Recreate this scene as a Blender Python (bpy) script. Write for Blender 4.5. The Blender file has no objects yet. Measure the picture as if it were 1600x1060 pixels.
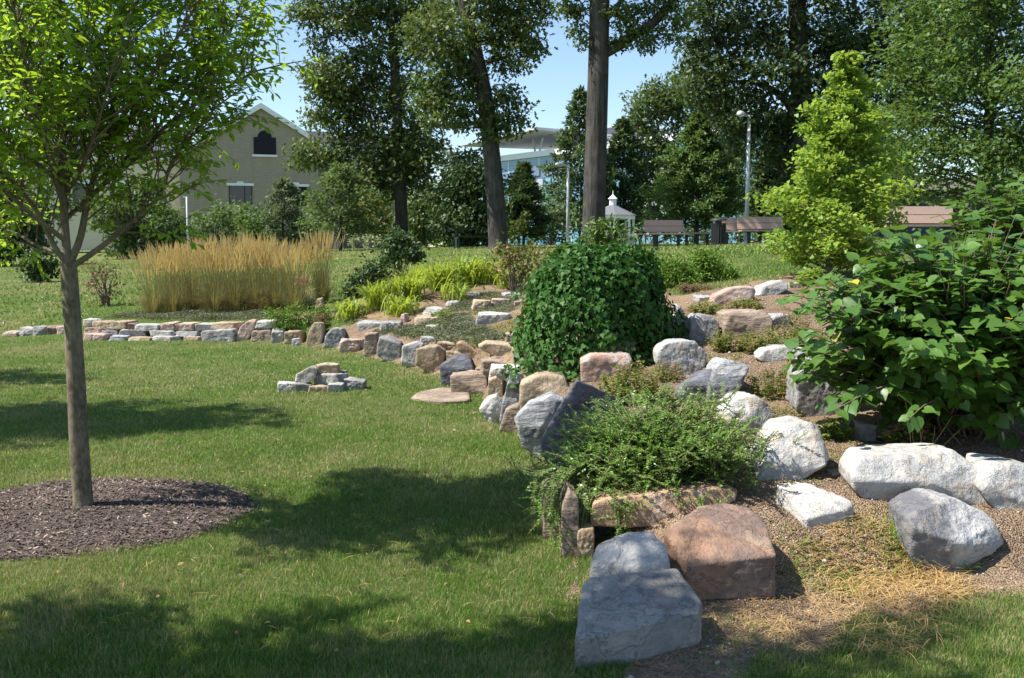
import bpy, bmesh, math, random
import numpy as np
from mathutils import Vector, Matrix, noise

# ------------------------------------------------------------------ camera, sky, sun, exposure
R = math.radians
SC = bpy.context.scene
F, CAMZ = 1500.0, 1.6
TH = math.atan(140.0 / F)
cam_d = bpy.data.cameras.new('camera')
cam = bpy.data.objects.new('camera', cam_d)
SC.collection.objects.link(cam)
cam.location = (0, 0, CAMZ)
cam.rotation_euler = (math.pi / 2 - TH, 0, 0)
cam_d.sensor_width = 36.0
cam_d.lens = 36.0 * F / 1600.0
cam_d.clip_start = 0.05
cam_d.clip_end = 3000
SC.camera = cam

SUN_EL = R(54)
TO_SUN = Vector((-math.cos(SUN_EL) * math.cos(R(8)), -math.cos(SUN_EL) * math.sin(R(8)), math.sin(SUN_EL)))
world = bpy.data.worlds.new("World")
SC.world = world
world.use_nodes = True
wt = world.node_tree
bg = wt.nodes['Background']
sky = wt.nodes.new('ShaderNodeTexSky')
sky.sky_type = 'NISHITA'
sky.sun_disc = False
sky.sun_elevation = SUN_EL
sky.sun_rotation = math.atan2(TO_SUN.x, TO_SUN.y)
sky.altitude = 100
sky.air_density = 1.0
sky.dust_density = 0.25
sky.ozone_density = 2.2
wt.links.new(sky.outputs[0], bg.inputs['Color'])
bg.inputs['Strength'].default_value = 0.10
sl = bpy.data.lights.new('sun', 'SUN')
sl.energy = 5.0
sl.angle = R(0.53)
sl.color = (1.0, 0.95, 0.86)
so = bpy.data.objects.new('sun', sl)
SC.collection.objects.link(so)
so.rotation_euler = TO_SUN.to_track_quat('Z', 'Y').to_euler()
SC.view_settings.view_transform = 'Standard'
SC.view_settings.look = 'None'
SC.view_settings.exposure = 1.05
SC.view_settings.gamma = 1.0
SC.cycles.max_bounces = 8
SC.cycles.transparent_max_bounces = 4

rng = np.random.default_rng(7)
random.seed(7)
COL = SC.collection

# ------------------------------------------------------------------ pixel helpers (1600 x 1060 photograph -> world)
def ray(px, py):
    u, v = (px - 800.0) / F, (530.0 - py) / F
    c, s = math.cos(TH), math.sin(TH)
    return u, c + v * s, -s + v * c

def P(px, py, d):
    r = ray(px, py)
    return Vector((r[0] / r[1] * d, d, CAMZ + r[2] / r[1] * d))

def L0(px, py):
    r = ray(px, py)
    return P(px, py, -CAMZ / r[2] * r[1])

# ------------------------------------------------------------------ terrain
wall_px = [(0, 526), (150, 531), (300, 532), (400, 536), (470, 541), (540, 553), (600, 566), (650, 581),
           (695, 600), (730, 622), (752, 655), (790, 690), (830, 722), (868, 830), (905, 885), (893, 1040)]
wall = [(-260.0, 18.2), (-30, 18.2)] + [(L0(*p).x, L0(*p).y) for p in wall_px]
front = [(0.9, 3.9), (1.5, 4.12), (2.2, 4.3), (3.5, 4.45), (9, 4.8), (40, 5), (260, 6)]
line = np.array(wall + front)
region = np.vstack([line, [(260, 900), (-260, 900)]])

def in_poly(x, y, poly):
    ins = np.zeros(x.shape, bool)
    n = len(poly)
    j = n - 1
    for i in range(n):
        xi, yi = poly[i]; xj, yj = poly[j]
        c = ((yi > y) != (yj > y))
        with np.errstate(divide='ignore', invalid='ignore'):
            ins ^= c & (x < (xj - xi) * (y - yi) / (yj - yi + 1e-12) + xi)
        j = i
    return ins

def dist_line(x, y, pl):
    best = np.full(x.shape, 1e9)
    for i in range(len(pl) - 1):
        a, b = pl[i], pl[i + 1]
        dx, dy = b - a
        t = np.clip(((x - a[0]) * dx + (y - a[1]) * dy) / (dx * dx + dy * dy), 0, 1)
        best = np.minimum(best, np.hypot(x - a[0] - t * dx, y - a[1] - t * dy))
    return best

ctrl_px = [  # pixel x, pixel y, distance: what the ground behind the wall is seen at
    (20, 516, 17.8), (150, 503, 17.5), (300, 505, 17.2), (400, 503, 17.0), (470, 510, 16.6), (540, 527, 15.4), (600, 528, 14.5),
    (650, 536, 13.4), (700, 543, 12.3), (740, 550, 11.6), (770, 585, 9.8), (800, 606, 8.8),
    (350, 486, 18.6), (50, 480, 20.0), (-200, 480, 20.0), (50, 442, 27), (50, 416, 40), (-300, 430, 30), (-300, 405, 60), (50, 402, 65),
    (480, 484, 18.2), (560, 492, 16.5), (640, 462, 17.0), (700, 520, 13.8), (740, 497, 14.5), (780, 470, 16), (800, 520, 12.8),
    (700, 422, 23), (560, 405, 31), (450, 402, 34), (780, 388, 36), (620, 388, 44), (830, 590, 9.3), (950, 575, 9.4), (960, 470, 12.5),
    (950, 395, 24), (1150, 412, 16.5), (1120, 462, 11.6), (1230, 438, 12.2), (1120, 386, 30), (1400, 425, 13.0), (1500, 405, 16), (1440, 375, 25),
    (1050, 500, 10.4), (1170, 528, 9.7), (1220, 560, 8.6), (1060, 590, 8.3), (960, 600, 8.2), (1120, 625, 7.6), (1290, 640, 7.1), (1170, 678, 6.6),
    (1300, 800, 4.98), (1450, 700, 6.1), (1600, 700, 6.1), (1250, 740, 5.65), (1450, 780, 5.25), (1000, 760, 5.35), (900, 770, 5.2), (930, 700, 6.1), (850, 690, 6.4),
    (1600, 850, 4.75), (1800, 700, 6.1), (1800, 560, 8.6), (1900, 420, 13), (1700, 400, 18),
    (960, 960, 4.1), (1180, 925, 4.35), (1400, 925, 4.4), (1600, 925, 4.5), (800, 386, 60), (1300, 384, 60), (300, 394, 60), (2200, 384, 60), (-900, 400, 60),
    (800, 388, 150), (-2000, 388, 150), (3000, 388, 150), (800, 389, 500), (-3000, 389, 500), (4500, 389, 500)]
def warp(x, y):
    yy = np.maximum(y, 1.0) + 3.0
    return x / yy * 12.0, np.log(yy) * 12.0
cp = np.array([tuple(P(*c)) for c in ctrl_px])
cs_, ct_ = warp(cp[:, 0], cp[:, 1])
def _k(r2):
    return 0.5 * r2 * np.log(r2 + 1e-9)
_K = _k((cs_[:, None] - cs_[None]) ** 2 + (ct_[:, None] - ct_[None]) ** 2) + np.eye(len(cp)) * 0.25
_Pm = np.stack([np.ones(len(cp)), cs_, ct_], 1)
_A = np.block([[_K, _Pm], [_Pm.T, np.zeros((3, 3))]])
_w = np.linalg.solve(_A, np.concatenate([cp[:, 2], np.zeros(3)]))

def T(x, y):
    s, t = warp(x, y)
    out = np.empty(x.shape)
    for i in range(0, x.size, 20000):
        sl_ = slice(i, i + 20000)
        a, b = s.ravel()[sl_], t.ravel()[sl_]
        k = _k((a[:, None] - cs_) ** 2 + (b[:, None] - ct_) ** 2)
        out.ravel()[sl_] = k @ _w[:-3] + _w[-3] + _w[-2] * a + _w[-1] * b
    return np.clip(out, -0.05, 3.0)

def H(x, y):
    x = np.asarray(x, float); y = np.asarray(y, float)
    sh = x.shape
    x = x.ravel(); y = y.ravel()
    u = dist_line(x, y, line)
    ins = in_poly(x, y, region)
    t = np.clip((u - 0.12) / 0.50, 0, 1)
    t = t * t * (3 - 2 * t)
    z = np.where(ins, T(x, y) * t, 0.0)
    und = 0.02 * np.sin(x * 1.3 + 0.5) * np.cos(y * 0.9)
    return (z + np.where(y < 25, und * np.clip((y - 4) / 6, 0, 1), 0)).reshape(sh)

def h1(x, y):
    return float(H(np.array([x]), np.array([y]))[0])

_D = np.geomspace(2.4, 400, 900)
def G(px, py):
    r = ray(px, py)
    x = r[0] / r[1] * _D
    z = CAMZ + r[2] / r[1] * _D
    g = z - H(x, _D)
    i = int(np.argmax(g < 0))
    if g[i] >= 0:
        i = len(_D) - 1
    a, b = g[i - 1], g[i]
    d = _D[i - 1] + (_D[i] - _D[i - 1]) * a / (a - b)
    p = P(px, py, d)
    return p

# ------------------------------------------------------------------ object helpers
def prop(o, label=None, cat=None, group=None, kind=None):
    if label: o['label'] = label
    if cat: o['category'] = cat
    if group: o['group'] = group
    if kind: o['kind'] = kind
    return o

def thing(name, label, cat, loc, group=None):
    o = bpy.data.objects.new(name, None)
    o.empty_display_size = 0.2
    COL.objects.link(o)
    o.location = loc
    return prop(o, label, cat, group)

def worigin(o):
    v = Vector(o.location)
    while o.parent is not None:
        o = o.parent; v += o.location
    return v

def mesh_obj(name, V, faces, mat, parent=None, origin=None, smooth=False):
    """faces: an (n,k) int array, or a list of lists; V in world coordinates."""
    V = np.asarray(V, float).reshape(-1, 3)
    if parent is not None:
        origin = worigin(parent)
    if origin is None:
        origin = Vector((0, 0, 0))
    Vl = V - np.array(origin)
    me = bpy.data.meshes.new(name)
    if isinstance(faces, np.ndarray):
        n, k = faces.shape
        me.vertices.add(len(Vl)); me.vertices.foreach_set('co', Vl.astype(np.float32).ravel())
        me.loops.add(n * k); me.loops.foreach_set('vertex_index', faces.astype(np.int32).ravel())
        me.polygons.add(n); me.polygons.foreach_set('loop_start', np.arange(0, n * k, k, dtype=np.int32))
        me.update(calc_edges=True)
    else:
        me.from_pydata([tuple(v) for v in Vl], [], [list(map(int, f)) for f in faces])
        me.update()
    if smooth:
        me.polygons.foreach_set('use_smooth', [True] * len(me.polygons))
    me.materials.append(mat)
    o = bpy.data.objects.new(name, me)
    COL.objects.link(o)
    if parent is not None:
        o.parent = parent
    else:
        o.location = origin
    return o

def concat(parts):
    V, Fs, off = [], [], 0
    for v, f in parts:
        V.append(np.asarray(v, float)); Fs.append(np.asarray(f) + off); off += len(v)
    return np.vstack(V), np.vstack(Fs)

class MB:
    def __init__(s): s.V = []; s.F = []
    def add(s, vs, fs):
        o = len(s.V); s.V += [tuple(v) for v in vs]; s.F += [[i + o for i in f] for f in fs]; return s
    def box(s, c, size, M=None):
        c = Vector(c); hx, hy, hz = size[0] / 2, size[1] / 2, size[2] / 2
        vs = [Vector((sx * hx, sy * hy, sz * hz)) for sx in (-1, 1) for sy in (-1, 1) for sz in (-1, 1)]
        vs = [c + v for v in vs]
        if M is not None: vs = [M @ v for v in vs]
        return s.add(vs, [(0, 1, 3, 2), (4, 6, 7, 5), (0, 4, 5, 1), (2, 3, 7, 6), (0, 2, 6, 4), (1, 5, 7, 3)])
    def prism(s, poly, a, b, M=None):      # poly in (x, z), extruded along y from a to b
        n = len(poly)
        vs = [Vector((x, a, z)) for x, z in poly] + [Vector((x, b, z)) for x, z in poly]
        if M is not None: vs = [M @ v for v in vs]
        fs = [list(range(n)), list(range(2 * n - 1, n - 1, -1))] + [(i, i + n, (i + 1) % n + n, (i + 1) % n) for i in range(n)]
        return s.add(vs, fs)
    def cyl(s, a, b, r0, r1, k=12):
        v, f = tube([(Vector(a), r0), (Vector(b), r1)], k)
        n = len(v)
        s.add(v, [list(q) for q in f])
        o = len(s.V) - n
        s.F.append([o + i for i in range(k)][::-1]); s.F.append([o + k + i for i in range(k)])
        return s
    def build(s, name, mat, parent=None, origin=None, smooth=False):
        return mesh_obj(name, np.array(s.V), s.F, mat, parent, origin, smooth)

def tube(path, k=6):
    pts = [Vector(p) for p, r in path]
    n = len(pts)
    V = []
    ref = None
    for i, (p, r) in enumerate(path):
        t = (pts[min(i + 1, n - 1)] - pts[max(i - 1, 0)])
        t = t.normalized() if t.length > 1e-9 else Vector((0, 0, 1))
        if ref is None:
            ref = t.orthogonal().normalized()
        ref = ref - t * ref.dot(t)
        ref = ref.normalized() if ref.length > 1e-6 else t.orthogonal().normalized()
        b = t.cross(ref)
        for j in range(k):
            a = 2 * math.pi * j / k
            V.append(pts[i] + (ref * math.cos(a) + b * math.sin(a)) * r)
    fs = [(i * k + j, i * k + (j + 1) % k, (i + 1) * k + (j + 1) % k, (i + 1) * k + j) for i in range(n - 1) for j in range(k)]
    return np.array([tuple(v) for v in V]), np.array(fs)

def spline(pts, per=5):
    pts = [Vector(p) for p in pts]
    if len(pts) < 3:
        return [pts[0].lerp(pts[-1], i / per) for i in range(per + 1)]
    out = []
    q = [pts[0] * 2 - pts[1]] + pts + [pts[-1] * 2 - pts[-2]]
    for i in range(1, len(q) - 2):
        for j in range(per):
            t = j / per
            a, b, c, d = q[i - 1], q[i], q[i + 1], q[i + 2]
            out.append(0.5 * ((2 * b) + (c - a) * t + (2 * a - 5 * b + 4 * c - d) * t * t + (3 * b - a - 3 * c + d) * t ** 3))
    return out + [pts[-1]]

def taper(pts, r0, r1, pw=1.0):
    n = len(pts)
    return [(p, r1 + (r0 - r1) * (1 - i / (n - 1)) ** pw) for i, p in enumerate(pts)]

TM = {
    'diamond': ([(0, 0, 0), (.45, .5, .05), (1, 0, -.05), (.45, -.5, .05)], [(0, 1, 2, 3)]),
    'oval': ([(0, 0, 0), (.3, .45, .07), (.68, .38, .04), (1, 0, -.1), (.68, -.38, .04), (.3, -.45, .07)], [(0, 1, 2, 3), (0, 3, 4, 5)]),
    'oak': ([(0, 0, 0), (.25, .32, .04), (.38, .14, 0), (.55, .5, .05), (.7, .2, 0), (1, 0, -.08), (.7, -.2, 0), (.55, -.5, .05), (.38, -.14, 0), (.25, -.32, .04)], [(0, 1, 2, 3, 4, 5), (0, 5, 6, 7, 8, 9)]),
    'heart': ([(0, 0, 0), (-.13, .25, .04), (.08, .5, .09), (.42, .5, .07), (.75, .24, 0), (1.02, 0, -.14), (.75, -.24, 0), (.42, -.5, .07), (.08, -.5, .09), (-.13, -.25, .04), (.45, 0, -.02)],
              [(0, 1, 2, 3, 10), (10, 3, 4, 5), (10, 5, 6, 7), (0, 10, 7, 8, 9)]),
    'fan': ([(0, 0, 0), (.72, -.6, .06), (1, -.32, 0), (.86, 0, .05), (1, .32, 0), (.72, .6, .06)], [(0, 3, 4, 5), (0, 1, 2, 3)]),
    'ivy': ([(0, 0, 0), (-.1, .38, .0), (.3, .55, .05), (.45, .3, .03), (1, 0, -.1), (.45, -.3, .03), (.3, -.55, .05), (-.1, -.38, .0)], [(0, 1, 2, 3, 4), (0, 4, 5, 6, 7)]),
    'blade': ([(0, -.5, 0), (0, .5, 0), (.55, .36, .03), (.55, -.36, .03), (1, 0, .22)], [(0, 1, 2, 3), (3, 2, 4)]),
    'pebble': ([(-.5, 0, 0), (.5, 0, 0), (0, -.5, 0), (0, .5, 0), (0, 0, -.3), (0, 0, .3)], [(0, 2, 5), (2, 1, 5), (1, 3, 5), (3, 0, 5), (2, 0, 4), (1, 2, 4), (3, 1, 4), (0, 3, 4)]),
    'chip': ([(0, -.5, 0), (.4, -.6, .08), (1, -.3, 0), (.9, .4, .05), (.3, .5, 0)], [(0, 1, 2, 3, 4)]),
}

def unit(a):
    return a / (np.linalg.norm(a, axis=-1, keepdims=True) + 1e-9)

def leaves(name, C, A, N, L, W, tm, mat, parent=None, origin=None):
    tv, tf = TM[tm]
    tv = np.array(tv)
    C = np.asarray(C, float); n = len(C)
    A = unit(np.asarray(A, float)); N = np.asarray(N, float)
    B = unit(np.cross(N, A)); N2 = np.cross(A, B)
    L = np.broadcast_to(L, (n,)); W = np.broadcast_to(W, (n,))
    V = (C[:, None] + (L[:, None] * tv[:, 0])[..., None] * A[:, None] + (W[:, None] * tv[:, 1])[..., None] * B[:, None]
         + (L[:, None] * tv[:, 2])[..., None] * N2[:, None]).reshape(-1, 3)
    off = np.arange(n) * len(tv)
    if parent is not None:
        origin = worigin(parent)
    if origin is None: origin = (0, 0, 0)
    V = V - np.array(origin)
    loops = np.concatenate([np.array(f) for f in tf])
    lens = np.array([len(f) for f in tf])
    LI = (off[:, None] + loops[None]).ravel()
    tot = np.tile(lens, n)
    st = np.concatenate([[0], np.cumsum(tot)[:-1]])
    me = bpy.data.meshes.new(name)
    me.vertices.add(len(V)); me.vertices.foreach_set('co', V.astype(np.float32).ravel())
    me.loops.add(len(LI)); me.loops.foreach_set('vertex_index', LI.astype(np.int32))
    me.polygons.add(len(tot)); me.polygons.foreach_set('loop_start', st.astype(np.int32))
    me.update(calc_edges=True)
    me.materials.append(mat)
    o = bpy.data.objects.new(name, me)
    COL.objects.link(o)
    if parent is not None: o.parent = parent
    else: o.location = origin
    return o

def ribbons(paths, tip=0.15):
    """paths: (points, width, side vector) -> flat tapering strips"""
    V, Fs = [], []
    for pts, w, side in paths:
        o = len(V); n = len(pts)
        for i, p in enumerate(pts):
            t = i / (n - 1)
            ww = w * 0.5 * (min(1, 0.55 + 1.6 * t) * (1 - t ** 2.2) + tip * 0.1)
            V.append(tuple(p - side * ww)); V.append(tuple(p + side * ww))
        Fs += [(o + 2 * i, o + 2 * i + 1, o + 2 * i + 3, o + 2 * i + 2) for i in range(n - 1)]
    return np.array(V), np.array(Fs)

# ------------------------------------------------------------------ materials
def lin(c):  # sRGB 0-255 -> linear
    return tuple(((x / 255) / 12.92 if x / 255 <= 0.04045 else ((x / 255 + 0.055) / 1.055) ** 2.4) for x in c)

class NT:
    def __init__(s, name):
        s.m = bpy.data.materials.new(name); s.m.use_nodes = True
        s.t = s.m.node_tree; s.t.nodes.clear()
        s.out = s.t.nodes.new('ShaderNodeOutputMaterial')
    def n(s, typ, ins=None, **kw):
        nd = s.t.nodes.new('ShaderNode' + typ)
        for k, v in kw.items(): setattr(nd, k, v)
        for k, v in (ins or {}).items():
            if isinstance(v, bpy.types.NodeSocket): s.t.links.new(v, nd.inputs[k])
            else:
                if isinstance(v, tuple) and len(v) == 3 and nd.inputs[k].type == 'RGBA': v = (*v, 1)
                nd.inputs[k].default_value = v
        return nd
    def noise(s, vec, scale, detail=4, rough=.55):
        return s.n('TexNoise', {'Vector': vec, 'Scale': scale, 'Detail': detail, 'Roughness': rough}).outputs['Fac']
    def ramp(s, fac, lo, hi):
        return s.n('MapRange', {'Value': fac, 'From Min': lo, 'From Max': hi}).outputs[0]
    def mix(s, fac, a, b, mode='MIX'):
        nd = s.t.nodes.new('ShaderNodeMix'); nd.data_type = 'RGBA'; nd.blend_type = mode
        for k, v in ((0, fac), (6, a), (7, b)):
            if isinstance(v, bpy.types.NodeSocket): s.t.links.new(v, nd.inputs[k])
            else: nd.inputs[k].default_value = (*v, 1) if isinstance(v, tuple) else v
        return nd.outputs[2]
    def math(s, op, a, b=0.5):
        return s.n('Math', {0: a, 1: b}, operation=op).outputs[0]
    def bump(s, h, strength, dist):
        return s.n('Bump', {'Height': h, 'Strength': strength, 'Distance': dist}).outputs[0]
    def done(s, sh):
        s.t.links.new(sh, s.out.inputs['Surface']); return s.m
    def pbr(s, col, rough=.8, nrm=None, spec=.3, metal=0.0):
        d = {'Base Color': col, 'Roughness': rough, 'Specular IOR Level': spec, 'Metallic': metal}
        if nrm is not None: d['Normal'] = nrm
        return s.n('BsdfPrincipled', d).outputs[0]
    def pos(s): return s.n('NewGeometry').outputs['Position']
    def obj(s): return s.n('TexCoord').outputs['Object']

def leafmat(name, c1, c2, tr=.35, rough=.5, spec=.35, odd=None, odd_at=.97, tcol=None, cl=1.3):
    m = NT(name)
    isl = m.n('NewGeometry').outputs['Random Per Island']
    col = m.mix(isl, c1, c2)
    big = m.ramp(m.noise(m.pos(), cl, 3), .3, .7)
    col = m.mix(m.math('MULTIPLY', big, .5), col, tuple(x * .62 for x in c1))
    if odd:
        col = m.mix(m.ramp(isl, odd_at, odd_at + .004), col, odd)
    tc = tcol or tuple(min(1, x * k) for x, k in zip(c2, (1.9, 1.7, .9)))
    a = m.pbr(col, rough, spec=spec)
    b = m.n('BsdfTranslucent', {'Color': m.mix(.65, col, tc)}).outputs[0]
    return m.done(m.n('MixShader', {0: tr, 1: a, 2: b}).outputs[0])

def bark(name, c1, c2, sc=14, stretch=.16, bump=.6, dist=.02):
    m = NT(name)
    v = m.n('Mapping', {'Vector': m.obj(), 'Scale': (1, 1, stretch)}).outputs[0]
    n1 = m.noise(v, sc, 6, .65)
    n2 = m.noise(m.obj(), 2.2, 3)
    col = m.mix(m.ramp(n1, .35, .65), c1, c2)
    col = m.mix(m.math('MULTIPLY', m.ramp(n2, .45, .65), .45), col, tuple(min(1, x * 1.5) for x in c2))
    return m.done(m.pbr(col, .9, m.bump(n1, bump, dist), .15))

def flat(name, c, rough=.6, spec=.3, metal=0.0, var=.12, sc=6):
    m = NT(name)
    n = m.noise(m.pos(), sc, 4)
    col = m.mix(m.math('MULTIPLY', n, var * 2), c, tuple(x * .55 for x in c))
    return m.done(m.pbr(col, rough, None, spec, metal))

def rockmat(name, a, b, c, sc=3.0, amt=.5, split=None, band=0.0):
    m = NT(name)
    rnd = m.n('ObjectInfo').outputs['Random']
    off = m.n('CombineXYZ', {0: m.math('MULTIPLY', rnd, 71.0), 1: m.math('MULTIPLY', rnd, 37.0), 2: m.math('MULTIPLY', rnd, 53.0)}).outputs[0]
    v = m.n('VectorMath', {0: m.obj(), 1: off}, operation='ADD').outputs[0]
    vs = m.n('Mapping', {'Vector': v, 'Scale': (1, 1, 1 + band), 'Rotation': (.25, .15, 0)}).outputs[0]
    n1 = m.noise(vs, sc, 5, .6)
    n2 = m.noise(vs, sc * 2.3, 6, .65)
    n3 = m.noise(v, 70, 4, .7)
    n4 = m.noise(vs, sc * 5.5, 5, .7)
    col = m.mix(m.ramp(n1, .40, .60), a, b)
    if split is not None:
        x = m.n('SeparateXYZ', {0: m.obj()}).outputs[0]
        f = m.ramp(m.math('ADD', x, m.math('MULTIPLY', m.math('SUBTRACT', n2, .5), .16)), split[0] + .03, split[0] - .03)
        col = m.mix(f, col, split[1])
    col = m.mix(m.math('MULTIPLY', m.ramp(n2, .5, .66), amt), col, c)
    col = m.mix(m.math('MULTIPLY', m.ramp(n4, .56, .72), .34), col, tuple(x * .42 for x in b))
    col = m.mix(m.math('MULTIPLY', m.ramp(n3, .4, .75), .16), col, tuple(x * .5 for x in b))
    col = m.mix(m.math('MULTIPLY', rnd, .22), col, b)
    vor = m.n('TexVoronoi', {'Vector': m.n('VectorMath', {0: vs, 1: m.n('CombineXYZ', {0: n2, 1: n1, 2: n2}).outputs[0]}, operation='ADD').outputs[0], 'Scale': sc * .7}, feature='DISTANCE_TO_EDGE').outputs['Distance']
    crack = m.ramp(vor, 0.0, .018)
    col = m.mix(m.math('MULTIPLY', m.math('SUBTRACT', 1.0, crack), .2), col, tuple(x * .25 for x in b))
    hgt = m.math('ADD', m.math('MULTIPLY', n2, .8), m.math('ADD', m.math('MULTIPLY', n3, .08), m.math('MULTIPLY', crack, .08)))
    hgt = m.math('ADD', hgt, m.math('MULTIPLY', n4, .3))
    return m.done(m.pbr(col, .85, m.bump(hgt, .9, .05), .2))

RK = {
    'white': rockmat('white_quartzite', (.51, .495, .465), (.33, .325, .32), (.39, .30, .21), 3.0, .72),
    'grey': rockmat('grey_stone', (.38, .37, .355), (.21, .203, .197), (.50, .46, .41), 3.4, .5),
    'tan': rockmat('tan_stone', (.42, .345, .245), (.31, .22, .14), (.48, .45, .40), 3.0, .55),
    'rust': rockmat('rusty_stone', (.31, .185, .12), (.17, .12, .10), (.37, .29, .215), 3.0, .5),
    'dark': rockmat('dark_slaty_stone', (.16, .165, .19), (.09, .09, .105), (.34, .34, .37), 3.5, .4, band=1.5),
    'orange': rockmat('orange_tan_stone', (.44, .29, .175), (.33, .205, .13), (.50, .43, .35), 3.0, .55),
    'brown': rockmat('brown_layered_stone', (.36, .28, .21), (.24, .18, .14), (.46, .39, .31), 3.0, .5, band=5),
    'pink': rockmat('pinkish_stone', (.46, .36, .31), (.34, .22, .17), (.54, .51, .48), 3.0, .55),
    'streak': rockmat('blue_grey_streaked_stone', (.42, .425, .43), (.15, .16, .17), (.50, .49, .47), 3.6, .6, band=2.5),
    'split': rockmat('dark_and_white_stone', (.50, .49, .475), (.32, .315, .315), (.40, .34, .27), 3.4, .35, split=(-.04, (.12, .12, .135))),
    'slate': rockmat('blue_grey_boulder_stone', (.33, .31, .295), (.19, .178, .168), (.42, .345, .28), 2.6, .55),
}
MAT = {
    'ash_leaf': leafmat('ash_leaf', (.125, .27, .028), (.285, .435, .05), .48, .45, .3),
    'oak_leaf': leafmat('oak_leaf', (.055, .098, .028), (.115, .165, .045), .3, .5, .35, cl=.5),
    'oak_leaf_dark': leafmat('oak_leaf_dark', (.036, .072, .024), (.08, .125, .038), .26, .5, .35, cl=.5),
    'pin_leaf': leafmat('pin_oak_leaf', (.06, .125, .033), (.125, .20, .052), .3, .5, .3, cl=.6),
    'maple_leaf': leafmat('maple_leaf', (.075, .135, .045), (.13, .20, .065), .3, .55, .3, cl=.7),
    'silver_leaf': leafmat('silver_leaf', (.09, .13, .075), (.15, .20, .12), .25, .6, .25, cl=.8),
    'dark_leaf': leafmat('dark_leaf', (.03, .068, .022), (.07, .12, .036), .2, .5, .3, cl=.7),
    'pine_leaf': leafmat('pine_needle', (.055, .10, .04), (.105, .16, .065), .2, .6, .2, cl=.7),
    'cyp_leaf': leafmat('cypress_leaf', (.07, .135, .04), (.125, .205, .062), .25, .6, .2, cl=.7),
    'yellow_leaf': leafmat('yellowish_leaf', (.10, .15, .03), (.17, .21, .05), .3, .55, .25, odd=(.25, .12, .06), odd_at=.88),
    'ginkgo_leaf': leafmat('ginkgo_leaf', (.14, .255, .038), (.29, .41, .08), .38, .5, .25, cl=2.0),
    'redbud_leaf': leafmat('redbud_leaf', (.055, .135, .021), (.105, .205, .034), .3, .4, .45, odd=(.55, .42, .05), odd_at=.994, cl=2.0),
    'ivy_leaf': leafmat('ivy_leaf', (.032, .095, .018), (.065, .155, .028), .18, .5, .16, cl=2.5),
    'cot_leaf': leafmat('cotoneaster_leaf', (.08, .19, .024), (.19, .33, .05), .25, .4, .4, cl=5.0),
    'juniper_leaf': leafmat('juniper_leaf', (.075, .16, .022), (.16, .26, .036), .15, .6, .2, cl=4.0),
    'lily_leaf': leafmat('daylily_leaf', (.15, .25, .035), (.33, .41, .06), .4, .4, .3, cl=3.0),
    'blade': leafmat('tall_grass_leaf', (.15, .17, .055), (.31, .28, .13), .35, .6, .2, cl=2.0),
    'plume': leafmat('tall_grass_plume', (.50, .35, .18), (.68, .51, .30), .35, .8, .1, cl=2.0),
    'straw': leafmat('dry_straw', (.42, .27, .10), (.58, .43, .22), .25, .7, .2, cl=3.0),
    'crab': leafmat('crabgrass', (.11, .19, .03), (.22, .32, .06), .35, .45, .3, cl=3.0),
    'thyme': leafmat('thyme_leaf', (.085, .115, .055), (.16, .185, .11), .15, .7, .15, odd=(.24, .2, .17), odd_at=.82, cl=1.5),
    'weed': leafmat('low_weed_leaf', (.10, .17, .03), (.20, .27, .06), .3, .6, .2, odd=(.28, .17, .09), odd_at=.65, cl=4.0),
    'dryhead': leafmat('dry_seed_head', (.22, .15, .10), (.36, .27, .19), .1, .8, .1, cl=4.0),
    'dead': leafmat('dead_leaf', (.14, .085, .055), (.25, .17, .12), .2, .7, .15, odd=(.12, .15, .04), odd_at=.8),
    'bronze': leafmat('bronze_green_leaf', (.085, .115, .03), (.17, .18, .05), .3, .5, .3, odd=(.23, .12, .06), odd_at=.72),
    'sage': leafmat('sage_leaf', (.20, .25, .13), (.32, .37, .22), .2, .7, .15),
    'pinkfl': leafmat('pink_flower', (.5, .25, .22), (.6, .38, .33), .3, .7, .1),
    'bark_oak': bark('oak_bark', (.032, .029, .027), (.085, .077, .070), 9, .12, 1.0, .10),  # bark colour darkened to stand in for shade from the high crowns
    'bark_dark': bark('dark_bark', (.035, .031, .027), (.075, .067, .058), 10, .15, .7, .04),
    'bark_ash': bark('ash_bark', (.075, .062, .042), (.20, .168, .12), 34, .5, .7, .012),
    'twig': bark('twig_bark', (.12, .09, .065), (.2, .16, .12), 40, .2, .3, .004),
    'steel': flat('grey_painted_steel', (.55, .56, .58), .45, .4),
    'black': flat('black_metal', (.025, .026, .028), .45, .4),
    'wood': flat('brown_plank', (.46, .33, .26), .7, .2, var=.25, sc=20),
    'white': flat('white_paint', (.75, .76, .77), .5, .3),
    'shingle': flat('grey_shingle', (.16, .165, .18), .8, .2, var=.3, sc=3),
    'darkgreen': flat('dark_green_metal', (.015, .03, .022), .5, .3),
}

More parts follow.
